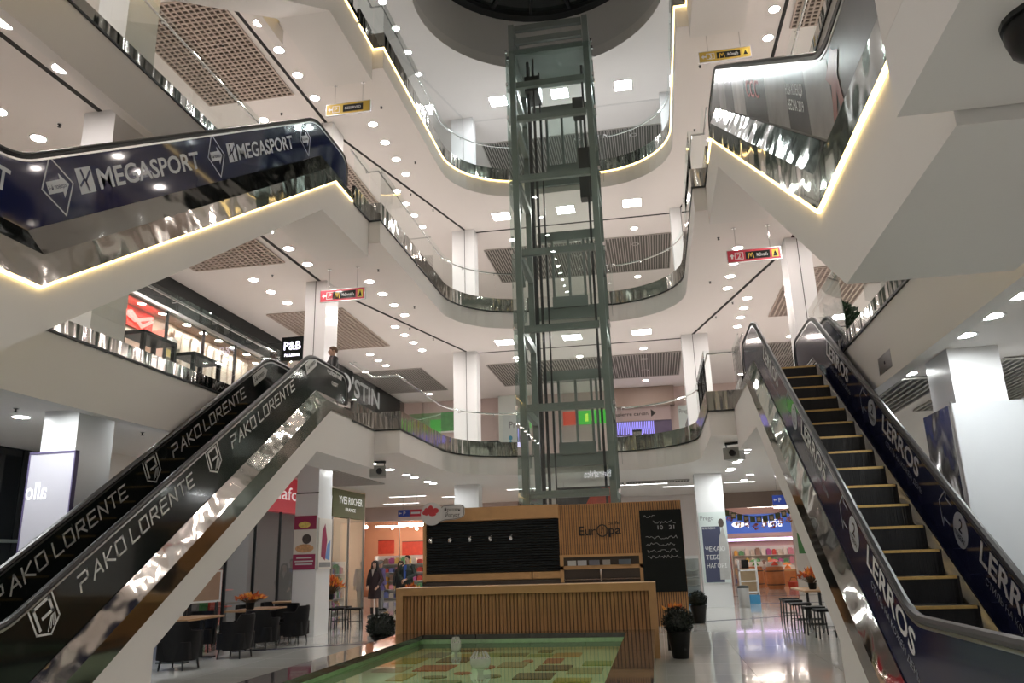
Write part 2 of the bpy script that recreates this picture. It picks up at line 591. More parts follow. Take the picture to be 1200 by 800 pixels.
for n in (1, 2):
    z = (n + 1) * H - .6
    st = NAMES[n].split()[0] + '-storey ceiling'
    for f, side in ((lambda x: x, 'left'), (mir, 'right')):
        row(f(-7.13), (19.1, 20.15, 21.2, 22.2), z, 'along the %s atrium edge, %s' % (side, st))
        row(f(-7.8), (23.3, 24.3, 25.3, 26.35), z, 'by the rear %s column, %s' % (side, st))
        row(f(-8.2), (14.36, 15.38, 16.43, 17.5), z, 'beside the %s escalator, %s' % (side, st))
        row(f(-8.37), (5.85, 6.9, 7.97, 9.04), z, 'over the near %s gallery, %s' % (side, st))
        row(f(-9.78), (26.4, 27.3, 28.15), z, 'outside the rear %s column, %s' % (side, st))
        row(f(-10.04), (18.2, 19.2, 20.2), z, 'outside the middle %s column, %s' % (side, st))
        row(f(-10.18), (8.96, 9.84, 10.72), z, 'by the near %s shopfronts, %s' % (side, st))
        row(f(-9.65), (33.8,), z, 'in the far %s corner, %s' % (side, st))
        row(f(-10.1), (23.2, 30.9), z, 'in the %s grilles, %s' % (side, st))
    row(.05, (28.4, 30.0, 31.9, 33.9), z, 'behind the lift on its right, %s' % st)
    row(-2.35, (28.9, 30.6, 32.4), z, 'straight behind the lift, %s' % st)
    row(-4.7, (28.4, 30.0, 31.9), z, 'behind the lift on its left, %s' % st)
z = 18.6
row(-2.0, (29.6, 30.5, 31.5), z, 'behind the lift, roof ceiling', True)
row(.3, (29.8, 31.3), z, 'on the right of the lift, roof ceiling', True)
row(-4.9, (29.6, 31.1), z, 'on the left of the lift, roof ceiling', True)
row(-7.2, (18.6, 19.9, 21.2, 22.5, 23.8), z, 'over the left gallery, roof ceiling', True)
row(mir(-7.2), (18.6, 19.9, 21.2, 22.5, 23.8), z, 'over the right gallery, roof ceiling', True)
z = 4.2
zd = 3.95
row(-8.24, (8.05, 8.86, 9.5), zd, 'over the near left, ground-floor ceiling', True)
row(-9.47, (9.5, 10.43), zd, 'by the dark shop window, ground-floor ceiling', True)
row(-8.18, (11.5, 13.6), zd, 'behind the left escalator, ground-floor ceiling', True)
row(-7.3, (20.0, 21.5, 23.04, 23.85, 25.33, 26.0), z, 'along the left aisle, ground-floor ceiling', True)
row(3.65, (7.3, 8.02, 8.7, 9.45), zd, 'over the near right, ground-floor ceiling', True)
row(4.98, (9.2, 10.5), zd, 'behind the right pillar, ground-floor ceiling', True)
row(3.6, (11.42, 13.0), zd, 'behind the right escalator, ground-floor ceiling', True)
row(2.48, (20.04, 21.0, 21.7, 23.24, 23.87, 25.74, 26.24), z, 'along the right aisle, ground-floor ceiling', True)
row(3.3, (28.0, 29.94), z, 'before the food shop, ground-floor ceiling', True)

# unseen downlight rows, added over and behind the photographer to fill the soffits
for f, side in ((lambda x: x, 'left'), (mir, 'right')):
    row(f(-7.6), tuple(-7 + 3.2 * k for k in range(3)), 3.76, 'added behind viewer for fill, %s, ground-floor ceiling' % side, True)
    row(f(-7.2), tuple(-8 + 1.3 * k for k in range(9)), 9.0, 'added behind viewer for fill, %s, second-storey ceiling' % side)
    row(f(-4.6), tuple(-6 + 2.4 * k for k in range(7)), 18.6, 'added for fill, near %s atrium, roof ceiling' % side, True)

def square_light(u, v, z, w, d, label, group, m=None):
    t = thing('ceiling_light_panel', label, 'ceiling light', (u, v, z), 0, group)
    a, b, e = w / 2, d / 2, .03
    fr = MB()
    for q in ((-a - e, a + e, -b - e, -b), (-a - e, a + e, b, b + e), (-a - e, -a, -b, b), (a, a + e, -b, b)):
        fr.box(q[0], q[1], q[2], q[3], -.025, 0)
    fr.build('frame', TRIMW, t)
    MB().poly([(-a, -b, -.015), (-a, b, -.015), (a, b, -.015), (a, -b, -.015)]).build('diffuser', m or PANELL, t, fix=False)
for n in (1, 2, 3):
    z = (n + 1) * H - .6
    for u, w in ((-4.72, 'left of the lift'), (-2.35, 'behind the lift'), (.03, 'right of the lift')):
        square_light(u, 26.1, z, .62, .62, 'bright square ceiling light %s in the %s ceiling' % (w, NAMES[n].replace(' ', '-')), 'square lights by the lift', PANELC if n == 3 else None)
LINL = mat('linear_light', (1, 1, 1), .4, emit=(1, .98, .96), strength=14, noise=(3, .01))
for u, v, w, d, s in ((-.2, 29.7, 1.5, .16, 'first row right of the lift'), (1.0, 31.3, 1.2, .16, 'second row right of the lift'), (3.2, 30.6, 1.1, .14, 'beyond the rear right column'), (5.2, 30.2, 1.1, .14, 'before the food shop entrance'),
                      (-9.6, 30.5, 1.5, .16, 'near the green shop sign'), (-7.7, 31.5, 1.5, .16, 'over the aisle beyond the left rear column'), (-4.6, 29.5, 1.6, .16, 'behind the frozen yoghurt sign'), (-2.2, 30.8, 1.6, .16, 'straight behind the kiosk'), (-11.0, 34, 1.6, .16, 'at the entrance of the red shop')):
    square_light(u, v, 4.2, w, d, 'long ceiling lamp, ground-floor ceiling, %s' % s, 'long lamps in the ground-floor ceiling', LINL)

# sprinklers and smoke detectors in the ceilings
sk_a = MB().lathe([(.035, 0), (.035, -.01), (.012, -.012), (.012, -.05), (.03, -.052), (.03, -.058)], 8).mesh('sprinkler'); sk_a.materials.append(DARKMET)
sk_r = MB().lathe([(.05, 0), (.05, -.006)], 10).mesh('rose'); sk_r.materials.append(TRIMW)
sd_a = MB().lathe([(.07, 0), (.07, -.03), (.05, -.05), (.02, -.055)], 12).mesh('detector'); sd_a.materials.append(mat('detector_plastic', (.55, .53, .5), .5, noise=(5, .03)))
def sprinkler(u, v, z, label):
    t = thing('sprinkler', label, 'sprinkler', (u, v, z), 0, 'ceiling sprinklers')
    inst('head', sk_a, t); inst('rose', sk_r, t)
for n in (1, 2):
    z = (n + 1) * H - .6
    st = NAMES[n].split()[0] + '-storey ceiling'
    for f, side in ((lambda x: x, 'left'), (mir, 'right')):
        for k, (u, v) in enumerate(((-6.6, 18.3), (-6.6, 21.5), (-7.4, 23.6), (-7.0, 25.0), (-9.4, 14.9), (-9.4, 18.0), (-9.7, 8.2), (-9.5, 10.4))):
            sprinkler(f(u), v, z, '%s small sprinkler from the front on the %s side, %s' % (ORD[k], side, st))
for k, (u, v) in enumerate(((-9.1, 8.95), (-9.05, 9.85), (-8.7, 12.3), (4.45, 8.95))):
    sprinkler(u, v, 3.95, '%s small sprinkler of the ground-floor ceiling' % ORD[k])
for k, (u, v, z, lab) in enumerate(((4.1, 8.75, 3.95, 'round smoke detector near the right pillar'), (-9.3, 17.2, 9.0, 'round smoke detector in the second-storey ceiling on the left'), (-10.3, 9.2, 9.0, 'round ceiling vent cap in the second-storey ceiling at the near left'))):
    o = inst('smoke_detector', sd_a, None, (u, v, z)); tag(o, lab, 'smoke detector', None)
    MB().lathe([(.075, 0), (.075, -.008)], 12).build('base_ring', TRIMW, o)
# ================================================================== railings
def offset(path, d):
    out = []
    for i, p in enumerate(path):
        p = Vector(p)
        ns = []
        if i > 0:
            t = (p - Vector(path[i - 1])).normalized(); ns.append(Vector((-t.y, t.x)))
        if i < len(path) - 1:
            t = (Vector(path[i + 1]) - p).normalized(); ns.append(Vector((-t.y, t.x)))
        n = sum(ns, Vector((0, 0)))
        n.normalize()
        k = 1 / max(.3, n.dot(ns[0]))
        out.append(tuple(p + n * d * k))
    return out

def ribbon(mb, path, d0, d1, z0, z1):
    a, b = offset(path, d0), offset(path, d1)
    P = [[(x, y, z) for x, y in q] for q, z in ((a, z0), (a, z1), (b, z1), (b, z0))]
    for i in range(4):
        mb.band(P[i], P[(i + 1) % 4])
    for e in (0, -1):
        mb.poly([P[i][e] for i in range(4)])
    return mb

def cut(path, step):
    """split a polyline into pieces about step long, also at sharp corners"""
    runs, cur = [], [path[0]]
    for i in range(1, len(path)):
        cur.append(path[i])
        if i < len(path) - 1:
            t0 = (Vector(path[i]) - Vector(path[i - 1])).normalized(); t1 = (Vector(path[i + 1]) - Vector(path[i])).normalized()
            if t0.dot(t1) < .6:
                runs.append(cur); cur = [path[i]]
    runs.append(cur)
    out = []
    for r in runs:
        L = [0]
        for i in range(1, len(r)): L.append(L[-1] + (Vector(r[i]) - Vector(r[i - 1])).length)
        n = max(1, round(L[-1] / step))
        def at(s):
            for i in range(1, len(r)):
                if s <= L[i] + 1e-6:
                    f = (s - L[i - 1]) / max(L[i] - L[i - 1], 1e-9)
                    return tuple(Vector(r[i - 1]).lerp(Vector(r[i]), f))
            return r[-1]
        for k in range(n):
            s0, s1 = L[-1] * k / n, L[-1] * (k + 1) / n
            g = .008 / max(s1 - s0, .05)
            s0, s1 = s0 + (s1 - s0) * g, s1 - (s1 - s0) * g
            out.append([at(s0)] + [r[i] for i in range(len(r)) if s0 + .02 < L[i] < s1 - .02] + [at(s1)])
    return out

def railing(path, z, label, side, led=False, step=1.25, strip=.43):
    """side=+1: the gallery lies on the left of the walking direction"""
    x0, y0 = path[0]
    t = thing('glass_railing', label, 'railing', (x0, y0, z))
    p = [(x - x0, y - y0) for x, y in path]
    s = side
    if strip:
        ribbon(MB(), p, -.025 * s, .05 * s, -.01, strip).build('steel_cladding', STEELV, t)
        ribbon(MB(), p, -.03 * s, .06 * s, -.045, -.01).build('shadow_gap', LED if led else DARKMET, t).name = 'led_strip' if led else 'shadow_gap'
    for q in cut(p, step):
        ribbon(MB(), q, .005 * s, .017 * s, strip, 1.40).build('glass_pane', GLASS, t)
        m = q[len(q) // 2] if len(q) > 2 else tuple((Vector(q[0]) + Vector(q[1])) / 2)
        e = q[-1]
        d = (Vector(q[-1]) - Vector(q[-2])).normalized()
        n = Vector((-d.y, d.x)) * s
        a = Vector(e) + n * .012
        b = Vector(e) + n * .10
        MB().tube([(a.x, a.y, 1.27), (b.x, b.y, 1.27), (b.x, b.y, 1.33)], .011, 6).build('bracket', CHROME, t)
    h = offset(p, .10 * s)
    MB().tube([(x, y, 1.35) for x, y in h], .024, 8).build('handrail', CHROME, t, smooth=True)
    return t

VEND = {1: 16.8, 2: 15.6, 3: 15.6}
for n in (1, 2, 3):
    p = LV[n]
    z = n * H
    for s in (-1, 1):
        f = (lambda x: x) if s < 0 else mir
        eu = UL - p['eu']
        main = [q for q in fillet([(UL, p['ve']), (UL, VB), (UR, VB), (UR, p['ve'])], 2.4, 12) if q[0] < -3.5]
        main = [(eu, VEND[n]), (eu, p['ve'])] + main + [(-3.5, VB)]
        if s < 0: main[-1] = (-3.55, VB)
        main = [(f(x), y) for x, y in main]
        if s > 0:
            main = main[:-1] + [(-.76, VB)]
        sd = 'left' if s < 0 else 'right'
        # walking away from the viewer: the left gallery lies on the left hand
        railing(main, z, 'glass and steel railing curving round the %s side of the atrium, %s' % (sd, NAMES[n]), -s, led=(n == 3))
        e = UL - p['uf']
        well = [(f(e), VN), (f(e), p['vt'] + .1)]
        railing(well, z, 'straight glass railing behind the %s escalator, %s' % (sd, NAMES[n]), -s, strip=.2)

# ================================================================== escalators
SL = 4.8 / 7.25
TH = math.atan(SL)
NAVY = mat('navy_film', (.007, .011, .055), .05, noise=(2, .08), spec=.3)
NAVY2 = mat('dark_navy_film', (.018, .022, .065), .10, noise=(2, .08), spec=.35)
BLKF = mat('black_film', (.010, .013, .012), .10, noise=(2, .1), coat=.2)
GRYF = mat('grey_photo_film', (.22, .21, .21), .22, noise=(1.2, .3), spec=.15)
INKW = mat('white_print', (.72, .73, .72), .4, noise=(5, .02))
INKG = mat('grey_print', (.34, .36, .38), .4, noise=(5, .04))
INKS = mat('silver_print', (.50, .53, .57), .35, noise=(5, .03))
INKR = mat('red_print', (.5, .06, .06), .4, noise=(5, .05))
STEPM = mat('dark_step', (.013, .013, .014), .45, .3, bump=(60, .3, (1, .02, .02)))
YEL = mat('step_edge_brass', (.55, .36, .12), .4, .3, noise=(30, .3))

class Esc:
    def __init__(s, side, n, d0, w, v0, vend, vn, ve, film, label, steps=True, led=False, lite=False):
        s.side, s.zf, s.v0, s.v1 = side, n * H, v0, v0 + 7.25
        s.d0, s.w = d0, w
        s.vn, s.ve = vn, ve
        X = s.X
        t = s.t = thing('escalator', label, 'escalator', (0, 0, 0))
        zf = s.zf
        ground = n == 0
        # truss with plastered soffit
        if ground:
            poly = [(v0 + .906, 0), (s.v1 + .9, zf + H - .005), (ve, zf + H - .005), (ve, zf + H - .95), (s.v1 + .3, zf + H - .95), (10.03, .62), (10.03, 0)]
        else:
            poly = [(vn, zf - .25), (v0 + .53, zf - .25), (s.v1 + .9, zf + H - .005), (ve, zf + H - .005), (ve, zf + H - .95), (s.v1 + .3, zf + H - .95), (v0 + .05, zf - 1.12), (vn, zf - 1.12)]
        a, b = sorted((X(d0), X(d0 + w)))
        MB().prism(poly, 'x', a, b).build('truss_casing', WHITE, t)
        lo = 0.0 if ground else -.25
        for d, q in ((d0, 1), (d0 + w, -1)):
            L = s.line(-.6, lo, .0); F = s.line(-.24, .1, .17); B = s.line(.09, .33, .32)
            for LL in (L, F, B): LL[0] = (vn, LL[0][1]); LL[-1] = (vend + .1, LL[-1][1])
            mb = MB()
            o1, o2 = X(d - .02 * q), X(d + .03 * q)
            for k in range(3):
                mb.prism([L[k], L[k + 1], F[k + 1], F[k]], 'x', min(o1, o2), max(o1, o2))
            mb.build('side_cladding', STEEL if led else STEELF, t)
            mb = MB()
            i1 = X(d + .09 * q)
            A = [(o1, y, z) for y, z in F]; Bq = [(i1, y, z) for y, z in B]
            Aq = [(o2, y, z - .02) for y, z in F]
            mb.band(A, Bq); mb.band(Aq, A); mb.band(Bq, [(i1, y, z - .1) for y, z in B])
            mb.build('deck', STEEL, t)
            if led:
                mb = MB()
                m1 = X(d - .03 * q)
                mb2 = [(y, z) for y, z in L]
                off = [(y, z - .03) for y, z in L]
                for k in range(3):
                    mb.prism([off[k], off[k + 1], L[k + 1], L[k]], 'x', min(m1, X(d + .0 * q)), max(m1, X(d + .0 * q)))
                mb.build('led_strip', LED, t)
        # balustrades
        vl = v0 - 2.35 if not ground else v0 - 3.1
        T = s.line(.98, 1.04, 1.0); B = s.line(.09, .33, .32)
        top = fillet([(vl, zf + .36), (vl, T[0][1]), T[1], T[2], (vend, T[3][1]), (vend, zf + H + .34)], [0, .34, 1.0, 1.1, .4, 0], 8)
        for d, nm in ((d0 + .10, 'a'), (d0 + w - .13, 'b')):
            poly = top + [(vend, B[3][1]), B[2], B[1], (vl, B[0][1])]
            x = sorted((X(d), X(d + .03)))
            MB().prism(poly, 'x', x[0], x[1]).build('balustrade_panel', film, t)
            c = (x[0] + x[1]) / 2
            hr = [(c, y, z) for y, z in top]
            MB().tube(hr, .042, 8).build('handrail', BLACK, t, smooth=True)
            inner = fillet([(vl + .03, zf + .36), (vl + .03, T[0][1] - .05), (T[1][0] + .01, T[1][1] - .05), (T[2][0] + .01, T[2][1] - .05), (vend - .03, T[3][1] - .05), (vend - .03, zf + H + .34)], [0, .31, 1.0, 1.1, .37, 0], 8)
            MB().tube([(c, y, z) for y, z in inner], .024, 6).build('handrail_guide', BRUSH, t, smooth=True)
        # skirts and steps
        dA, dB = d0 + .13, d0 + w - .13
        for d, q in ((dA, 1), (dB, -1)):
            S0 = s.line(-.12, -.02, -.02); S1 = s.line(.06, .12, .12)
            A = [(X(d), y, z) for y, z in S1]; Bq = [(X(d + .13 * q), y, z - .05) for y, z in S1]; C = [(X(d + .13 * q), y, z) for y, z in S0]
            mb = MB(); mb.band(A, Bq); mb.band(Bq, C)
            mb.build('skirt', SKIRTM, t, fix=False)
        a, b = sorted((X(dA + .12), X(dB - .12)))
        if steps:
            sm = MB().prism([(0, 0), (.4, 0), (.4, -.03), (.06, -.26), (0, -.26)], 'x', a, b).mesh('step')
            sm.materials.append(STEPM)
            ym = MB().box(a + .02, b - .02, -.006, .035, -.025, .004).mesh('step_edge'); ym.materials.append(YEL)
            k = 0
            while v0 + .4 * k < s.v1 - .1:
                st = inst('step', sm, t, (0, v0 + .4 * k, zf + SL * .4 * (k + 1)))
                inst('step_edge', ym, st)
                k += 1
        MB().box(a, b, vl + .3, v0, zf - .03, zf + .012).build('landing_plate', BRUSH, t)
        MB().box(a, b, s.v1 - .02, ve - .2, zf + H - .02, zf + H + .012).build('landing_plate', BRUSH, t)
    def X(s, d):
        return UL - d if s.side < 0 else UR + d
    def n(s, v):
        return s.zf + max(0, min(H, (v - s.v0) * SL))
    def line(s, off, low, high):
        va = s.v0 + (low - off) / SL
        vb = s.v0 + (H + high - off) / SL
        return [(s.vn, s.zf + low), (va, s.zf + low), (vb, s.zf + H + high), (s.ve, s.zf + H + high)]
    def frame(s, far, v, off, flat=False):
        """origin and axes of print on the atrium-facing side of the near or far balustrade"""
        d = (s.d0 + s.w - .13 if far else s.d0 + .10) - .004
        th = 0 if flat else TH
        o = Vector((s.X(d), v, s.zf + (v - s.v0) * SL + off if not flat else off))
        if s.side < 0:
            xd = Vector((0, math.cos(th), math.sin(th)))
        else:
            xd = Vector((0, -math.cos(th), -math.sin(th)))
        yd = Vector((0, -math.sin(th), math.cos(th)))
        return o, xd, yd
    def text(s, str_, far, v, off, height, m, width=None, flat=False, bold=.02):
        o, xd, yd = s.frame(far, v, off, flat)
        return lettering(str_, o, xd, yd, height, m, s.t, width, bold=bold)
    def plate(s, polys, far, v, off, m, name, flat=False, lift=0.0):
        o, xd, yd = s.frame(far, v, off, flat)
        nrm = xd.cross(yd)
        mb = MB()
        for pl in polys:
            mb.poly([o + xd * x + yd * y + nrm * lift for x, y in pl])
        return mb.build(name, m, s.t, fix=False)

def stroke(pts, w):
    """outline polygons of a polyline stroke"""
    out = []
    for a, b in zip(pts[:-1], pts[1:]):
        a, b = Vector(a), Vector(b)
        t = (b - a).normalized(); n = Vector((-t.y, t.x)) * w / 2
        a2, b2 = a - t * w / 2 * .9, b + t * w / 2 * .9
        out.append([tuple(a2 - n), tuple(b2 - n), tuple(b2 + n), tuple(a2 + n)])
    return out

E1L = Esc(-1, 0, .65, 1.15, 7.4, 16.7, 4.2, 18.3, BLKF, 'lower left escalator with black panels rising to the second storey')
E1R = Esc(1, 0, .58, 1.28, 7.4, 16.6, 4.2, 18.3, NAVY2, 'lower right escalator with dark blue panels and brass-edged steps')
E2L = Esc(-1, 1, .28, 1.25, 6.35, 15.4, VN, 16.6, NAVY, 'upper left escalator with glossy navy panels and lit edge', led=True)
E2R = Esc(1, 1, .28, 1.25, 6.35, 15.4, VN, 16.6, GRYF, 'upper right escalator with grey photo panels and lit edge', led=True)
E3L = Esc(-1, 2, .28, 1.25, 6.35, 15.4, VN, 16.6, GRYF, 'topmost left escalator leaving the frame toward the fourth storey', led=True)
E3R = Esc(1, 2, .28, 1.25, 6.35, 15.4, VN, 16.6, GRYF, 'topmost right escalator leaving the frame toward the fourth storey', led=True)

# --- lettering of squared strokes on the black escalator
SQ = {
 'P': ([[(0, 0), (.12, .5), (.95, .5), (1.05, 1), (.08, 1)]], 1.1),
 'A': ([[(0, 0), (.75, 1), (1.0, 0)], [(.35, .33), (.85, .33)]], 1.1),
 'K': ([[(0, 0), (.1, 1)], [(1.0, 1), (.15, .5), (1.0, 0)]], 1.05),
 'O': ([[(.1, 0), (.0, .15), (.08, 1), (1.0, 1), (1.0, .0), (.08, 0)]], 1.1),
 'L': ([[(.1, 1), (0, 0), (.9, 0)]], .95),
 'R': ([[(0, 0), (.12, 1), (1.0, 1), (.95, .5), (.1, .45)], [(.5, .45), (1.0, 0)]], 1.1),
 'E': ([[(1.0, 1), (.1, 1), (0, 0), (.95, 0)], [(.08, .5), (.85, .5)]], 1.05),
 'N': ([[(0, 0), (.1, 1), (.95, 0), (1.05, 1)]], 1.1),
 'T': ([[(0, 1), (1.05, 1)], [(.5, 1), (.45, 0)]], 1.0),
}
def squared(s, h, w):
    x, polys = 0, []
    tot = sum((SQ[c][1] + .32) if c != ' ' else .38 for c in s) - .32
    k = w / tot
    for c in s:
        if c == ' ':
            x += .38; continue
        for pl in SQ[c][0]:
            polys += stroke([((x + px) * k, py * h) for px, py in pl], h * .15)
        x += SQ[c][1] + .32
    return polys
def shield(h):
    w = .8 * h
    o = stroke([(0, .25 * h), (0, h), (w, h), (w, .25 * h), (w / 2, 0), (0, .25 * h)], h * .05)
    o += stroke([(.17 * w, .3 * h), (.17 * w, .85 * h), (.83 * w, .85 * h), (.83 * w, .5 * h), (.4 * w, .5 * h)], h * .08)
    for k in range(4):
        o += stroke([(w * (.42 + .13 * k), h * (.12 + .02 * k)), (w * (.72 + .05 * k), h * (.40))], h * .03)
    return o
for far, vs in ((False, (7.98, 11.17)), (True, (7.75, 10.98))):
    for k, v in enumerate(vs):
        E1L.plate(shield(.46), far, v + .12, .40, INKW, 'shield_emblem')
        E1L.plate(squared('PAKO LORENTE', .19, 2.62), far, v + .68, .56, INKW, 'lettering')
for far, v in ((False, 14.55), (True, 14.15)):
    E1L.plate([[(0, 0), (.52, 0), (.66, .11), (.52, .22), (0, .22)]], far, v, .62, INKW, 'arrow_tag')
    o, xd, yd = E1L.frame(far, v, .62)
    lettering('2-й поверх', o + xd * .05 + yd * .07 + xd.cross(yd) * .003, xd, yd, .09, BLKF, E1L.t, .45)
E1L.text('чоловічий', False, 15.55, 5.62, .10, INKW, .8, flat=True)
E1L.text('одяг', False, 15.8, 5.42, .10, INKW, .36, flat=True)

# --- navy lower right escalator
def disc(r, n=24, cx=0, cy=0): return [(cx + r * math.cos(2 * math.pi * k / n), cy + r * math.sin(2 * math.pi * k / n)) for k in range(n)]
for far in (False, True):
    for k, v in enumerate((8.72, 11.28, 13.85)):
        E1R.text('LERROS', far, v, .60, .24, INKW, 1.38)
        E1R.text('СТИЛЬ НА КОЖЕН ДЕНЬ', far, v - .05, .42, .075, INKG, 1.35, bold=.0)
        if k < 2:
            E1R.plate([disc(.19)], far, v + .36, .66, INKS, 'floor_disc')
            o, xd, yd = E1R.frame(far, v + .36, .66)
            nr = xd.cross(yd)
            lettering('2', o - yd * .02 + nr * .003, xd, yd, .15, NAVY2, E1R.t, align='c')
            lettering('ПОВЕРХ', o - yd * .11 + nr * .003, xd, yd, .06, NAVY2, E1R.t, .26, align='c')
            E1R.plate(stroke([(-.2, .14), (-.36, .14), (-.36, .24), (-.52, .02), (-.36, -.2), (-.36, -.1), (-.2, -.1)], .018), far, v + .42, .66, INKS, 'arrow_outline')

# --- navy upper left escalator
def mega_logo(v):
    E2L.plate([[(0, 0), (.28, 0), (.28, .3), (0, .3)]], False, v, .38, INKS, 'logo_square')
    E2L.plate(stroke([(.03, .1), (.12, .16), (.10, .27)], .03) + stroke([(.16, .03), (.14, .14), (.25, .24)], .03), False, v, .38, NAVY, 'logo_flash', lift=.003)
def diamond(v, txt):
    E2L.plate(stroke([(0, -.33), (.26, 0), (0, .33), (-.26, 0), (0, -.33)], .02), False, v, .55, INKS, 'diamond_outline')
    E2L.plate([[(-.17, -.07), (.06, -.07), (.06, -.14), (.19, 0), (.06, .14), (.06, .07), (-.17, .07)]], False, v, .55, INKS, 'arrow_tag')
    o, xd, yd = E2L.frame(False, v, .55)
    lettering(txt, o - yd * .025 - xd * .01 + xd.cross(yd) * .003, xd, yd, .05, NAVY, E2L.t, .3, align='c')
E2L.text('SPORT', False, 5.55, 5.42, .26, INKS, .85, flat=True)
diamond(7.05, '3-й поверх')
mega_logo(7.42)
E2L.text('MEGASPORT', False, 7.72, .40, .25, INKS, 2.42)
diamond(10.12, '3-й поверх')
mega_logo(10.52)
E2L.text('MEGASPORT', False, 10.8, .40, .25, INKS, 2.3)
diamond(13.2, '3-й поверх')

# --- photo film of the upper right escalator: printed bands
FB = {'l': mat('photo_band_pale', (.62, .60, .60), .22, noise=(3, .35), spec=.12), 'm': mat('photo_band_mid', (.38, .36, .36), .22, noise=(3, .3), spec=.12), 'd': mat('photo_band_dark', (.12, .11, .115), .22, noise=(3, .2), spec=.12),
      'r': mat('photo_band_reddish', (.42, .20, .18), .22, noise=(3, .3), spec=.12)}
def fband(va, vb, k):
    d = E2R.d0 + .10 - .004
    x = E2R.X(d)
    MB().poly([(x, va, E2R.n(va) + .12), (x, vb, E2R.n(vb) + .12), (x, vb, E2R.n(vb) + .93), (x, va, E2R.n(va) + .93)]).build('photo_band', FB[k], E2R.t, fix=False)
for va, vb, k in ((12.6, 13.4, 'm'), (11.74, 12.6, 'd'), (10.68, 11.74, 'l'), (9.13, 10.68, 'd'), (8.02, 9.13, 'm'), (7.18, 8.02, 'd'), (6.35, 7.18, 'm')):
    fband(va, vb, k)
def rtext(s, v, off, h, w, m):
    o = Vector((E2R.X(E2R.d0 + .10 - .009), v, E2R.n(v) + off))
    lettering(s, o, (0, -math.cos(TH), -math.sin(TH)), (0, 0, 1), h, m, E2R.t, w)
rtext('CCC', 10.45, .45, .28, 1.1, INKR)
rtext('НОВА КОЛЕКЦІЯ', 8.0, .55, .13, .85, INKW)
rtext('ВЕСНА 2019', 7.95, .36, .13, .75, INKW)
d = E2R.d0 + .10 - .006
body = [(6.0, .2), (6.12, .2), (6.18, .5), (6.3, .2), (6.42, .2), (6.3, .62), (6.45, .78), (6.28, .85), (6.2, .93), (6.12, .85), (5.98, .76), (6.1, .6)]
MB().poly([(E2R.X(d), y, 4.8 + z + .02) for y, z in body]).build('printed_figure', FB['r'], E2R.t, fix=False)

# ================================================================== lift shaft
lt = thing('glass_lift_shaft', 'tall glazed lift shaft with grey steel frame in the middle of the atrium', 'lift', (-2.23, 23, 0))
lx, ly = -2.23, 23
U0, U1, V0, V1 = -3.62 - lx, -.85 - lx, 21.5 - ly, 24.3 - ly
ZT = 18.4
for x in (U0 + .1, U1 - .28):
    for y in (V0 + .08, V1 - .28):
        MB().box(x, x + .18, y, y + .18, 0, ZT).build('corner_post', GREYMET, lt)
BZ = (.95, 3.32, 5.74, 8.06, 10.44, 12.89, 14.97, 16.15, 17.36, 17.77, 18.25)
for z in BZ:
    MB().box(U0 + .3, U1 - .3, V0 + .1, V0 + .24, z - .10, z + .10).build('cross_beam', GREYMET, lt)
    for x in (U0 + .12, U1 - .28):
        MB().box(x, x + .16, V0 + .28, V1 - .28, z - .11, z + .11).build('side_beam', GREYMET, lt)
for z0, z1 in zip(BZ[:-1], BZ[1:]):
    if z1 - z0 > 1.9:
        MB().rbar((U0 + .2, V0 + .3, z1 - .12), (U0 + .2, V0 + 1.0, z1 - .75), .1, .1).build('brace', GREYMET, lt)
for z0, z1 in zip(BZ[:-1], BZ[1:]):
    if z1 - z0 < .6: continue
    e = .012
    for nm, q in (('f', (U0, U1, V0, V0 + e)), ('l', (U0, U0 + e, V0 + .02, V1)), ('r', (U1 - e, U1, V0 + .02, V1))):
        MB().box(q[0], q[1], q[2], q[3], z0 + .01, z1 - .01).build('glass_pane', GLASSL, lt)
    for x in (U0 - .01, U1 - .05):
        for y in (V0 - .02, V0 + .35):
            MB().box(x, x + .06, y, y + .05, z1 - .06, z1 + .06).build('glass_clamp', CHROME, lt)
for x, y, w in ((U0 + .55, V0 + .75, .09), (U0 + .78, V0 + .62, .045), (U0 + .68, V0 + 1.2, .06), (U0 + .86, V0 + 1.4, .045), (U1 - .48, V0 + 1.3, .07)):
    MB().box(x, x + w, y, y + w, 0, 17.4).build('guide_rail', DARKMET, lt)
for x, y in ((U0 + .64, V0 + .9), (U0 + .72, V0 + .92), (U0 + .60, V0 + 1.05)):
    MB().tube([(x, y, .5), (x, y, 17.3)], .014, 6).build('cable', BLACK, lt)
MB().box(U0 + .5, U0 + .95, V0 + .6, V0 + 1.5, 16.2, 16.75).build('motor', DARKMET, lt)
MB().box(U1 - .75, U1 - .42, V0 + .5, V0 + .9, 15.1, 15.7).build('control_box', DARKMET, lt)
MB().box(U1 - .75, U1 - .35, V1 - .9, V1 - .5, 12.9, 14.7).build('cabinet', DARKMET, lt)
MB().box(U0 + .3, U1 - .3, V0 + .4, V1 - .3, 17.5, 17.6).build('top_plate', GREYMET, lt)
for n in (1, 2, 3):
    z = n * H
    g = thing('lift_landing_door', 'grey framed glass lift door of the %s landing behind the shaft' % NAMES[n], 'lift door', (-2.2, 24.5, z))
    MB().box(-1.0, 1.0, -.1, .08, 2.3, 2.62).build('header', GREYMET, g)
    for x in (-.72, -.52, .02, .52, .68):
        MB().box(x - .04, x + .04, -.06, .04, .02, 2.3).build('jamb', GREYMET, g)
    MB().box(-.58, .58, -.08, .06, -.05, .32).build('threshold_panel', GREYMET, g)
    MB().box(-1.35, 1.35, -.02, .1, -.42, -.0).build('sill_beam', GREYMET, g)
    for x0, x1 in ((-.48, -.02), (.06, .48)):
        MB().box(x0, x1, -.02, 0, .34, 2.28).build('door_pane', GLASSL, g)
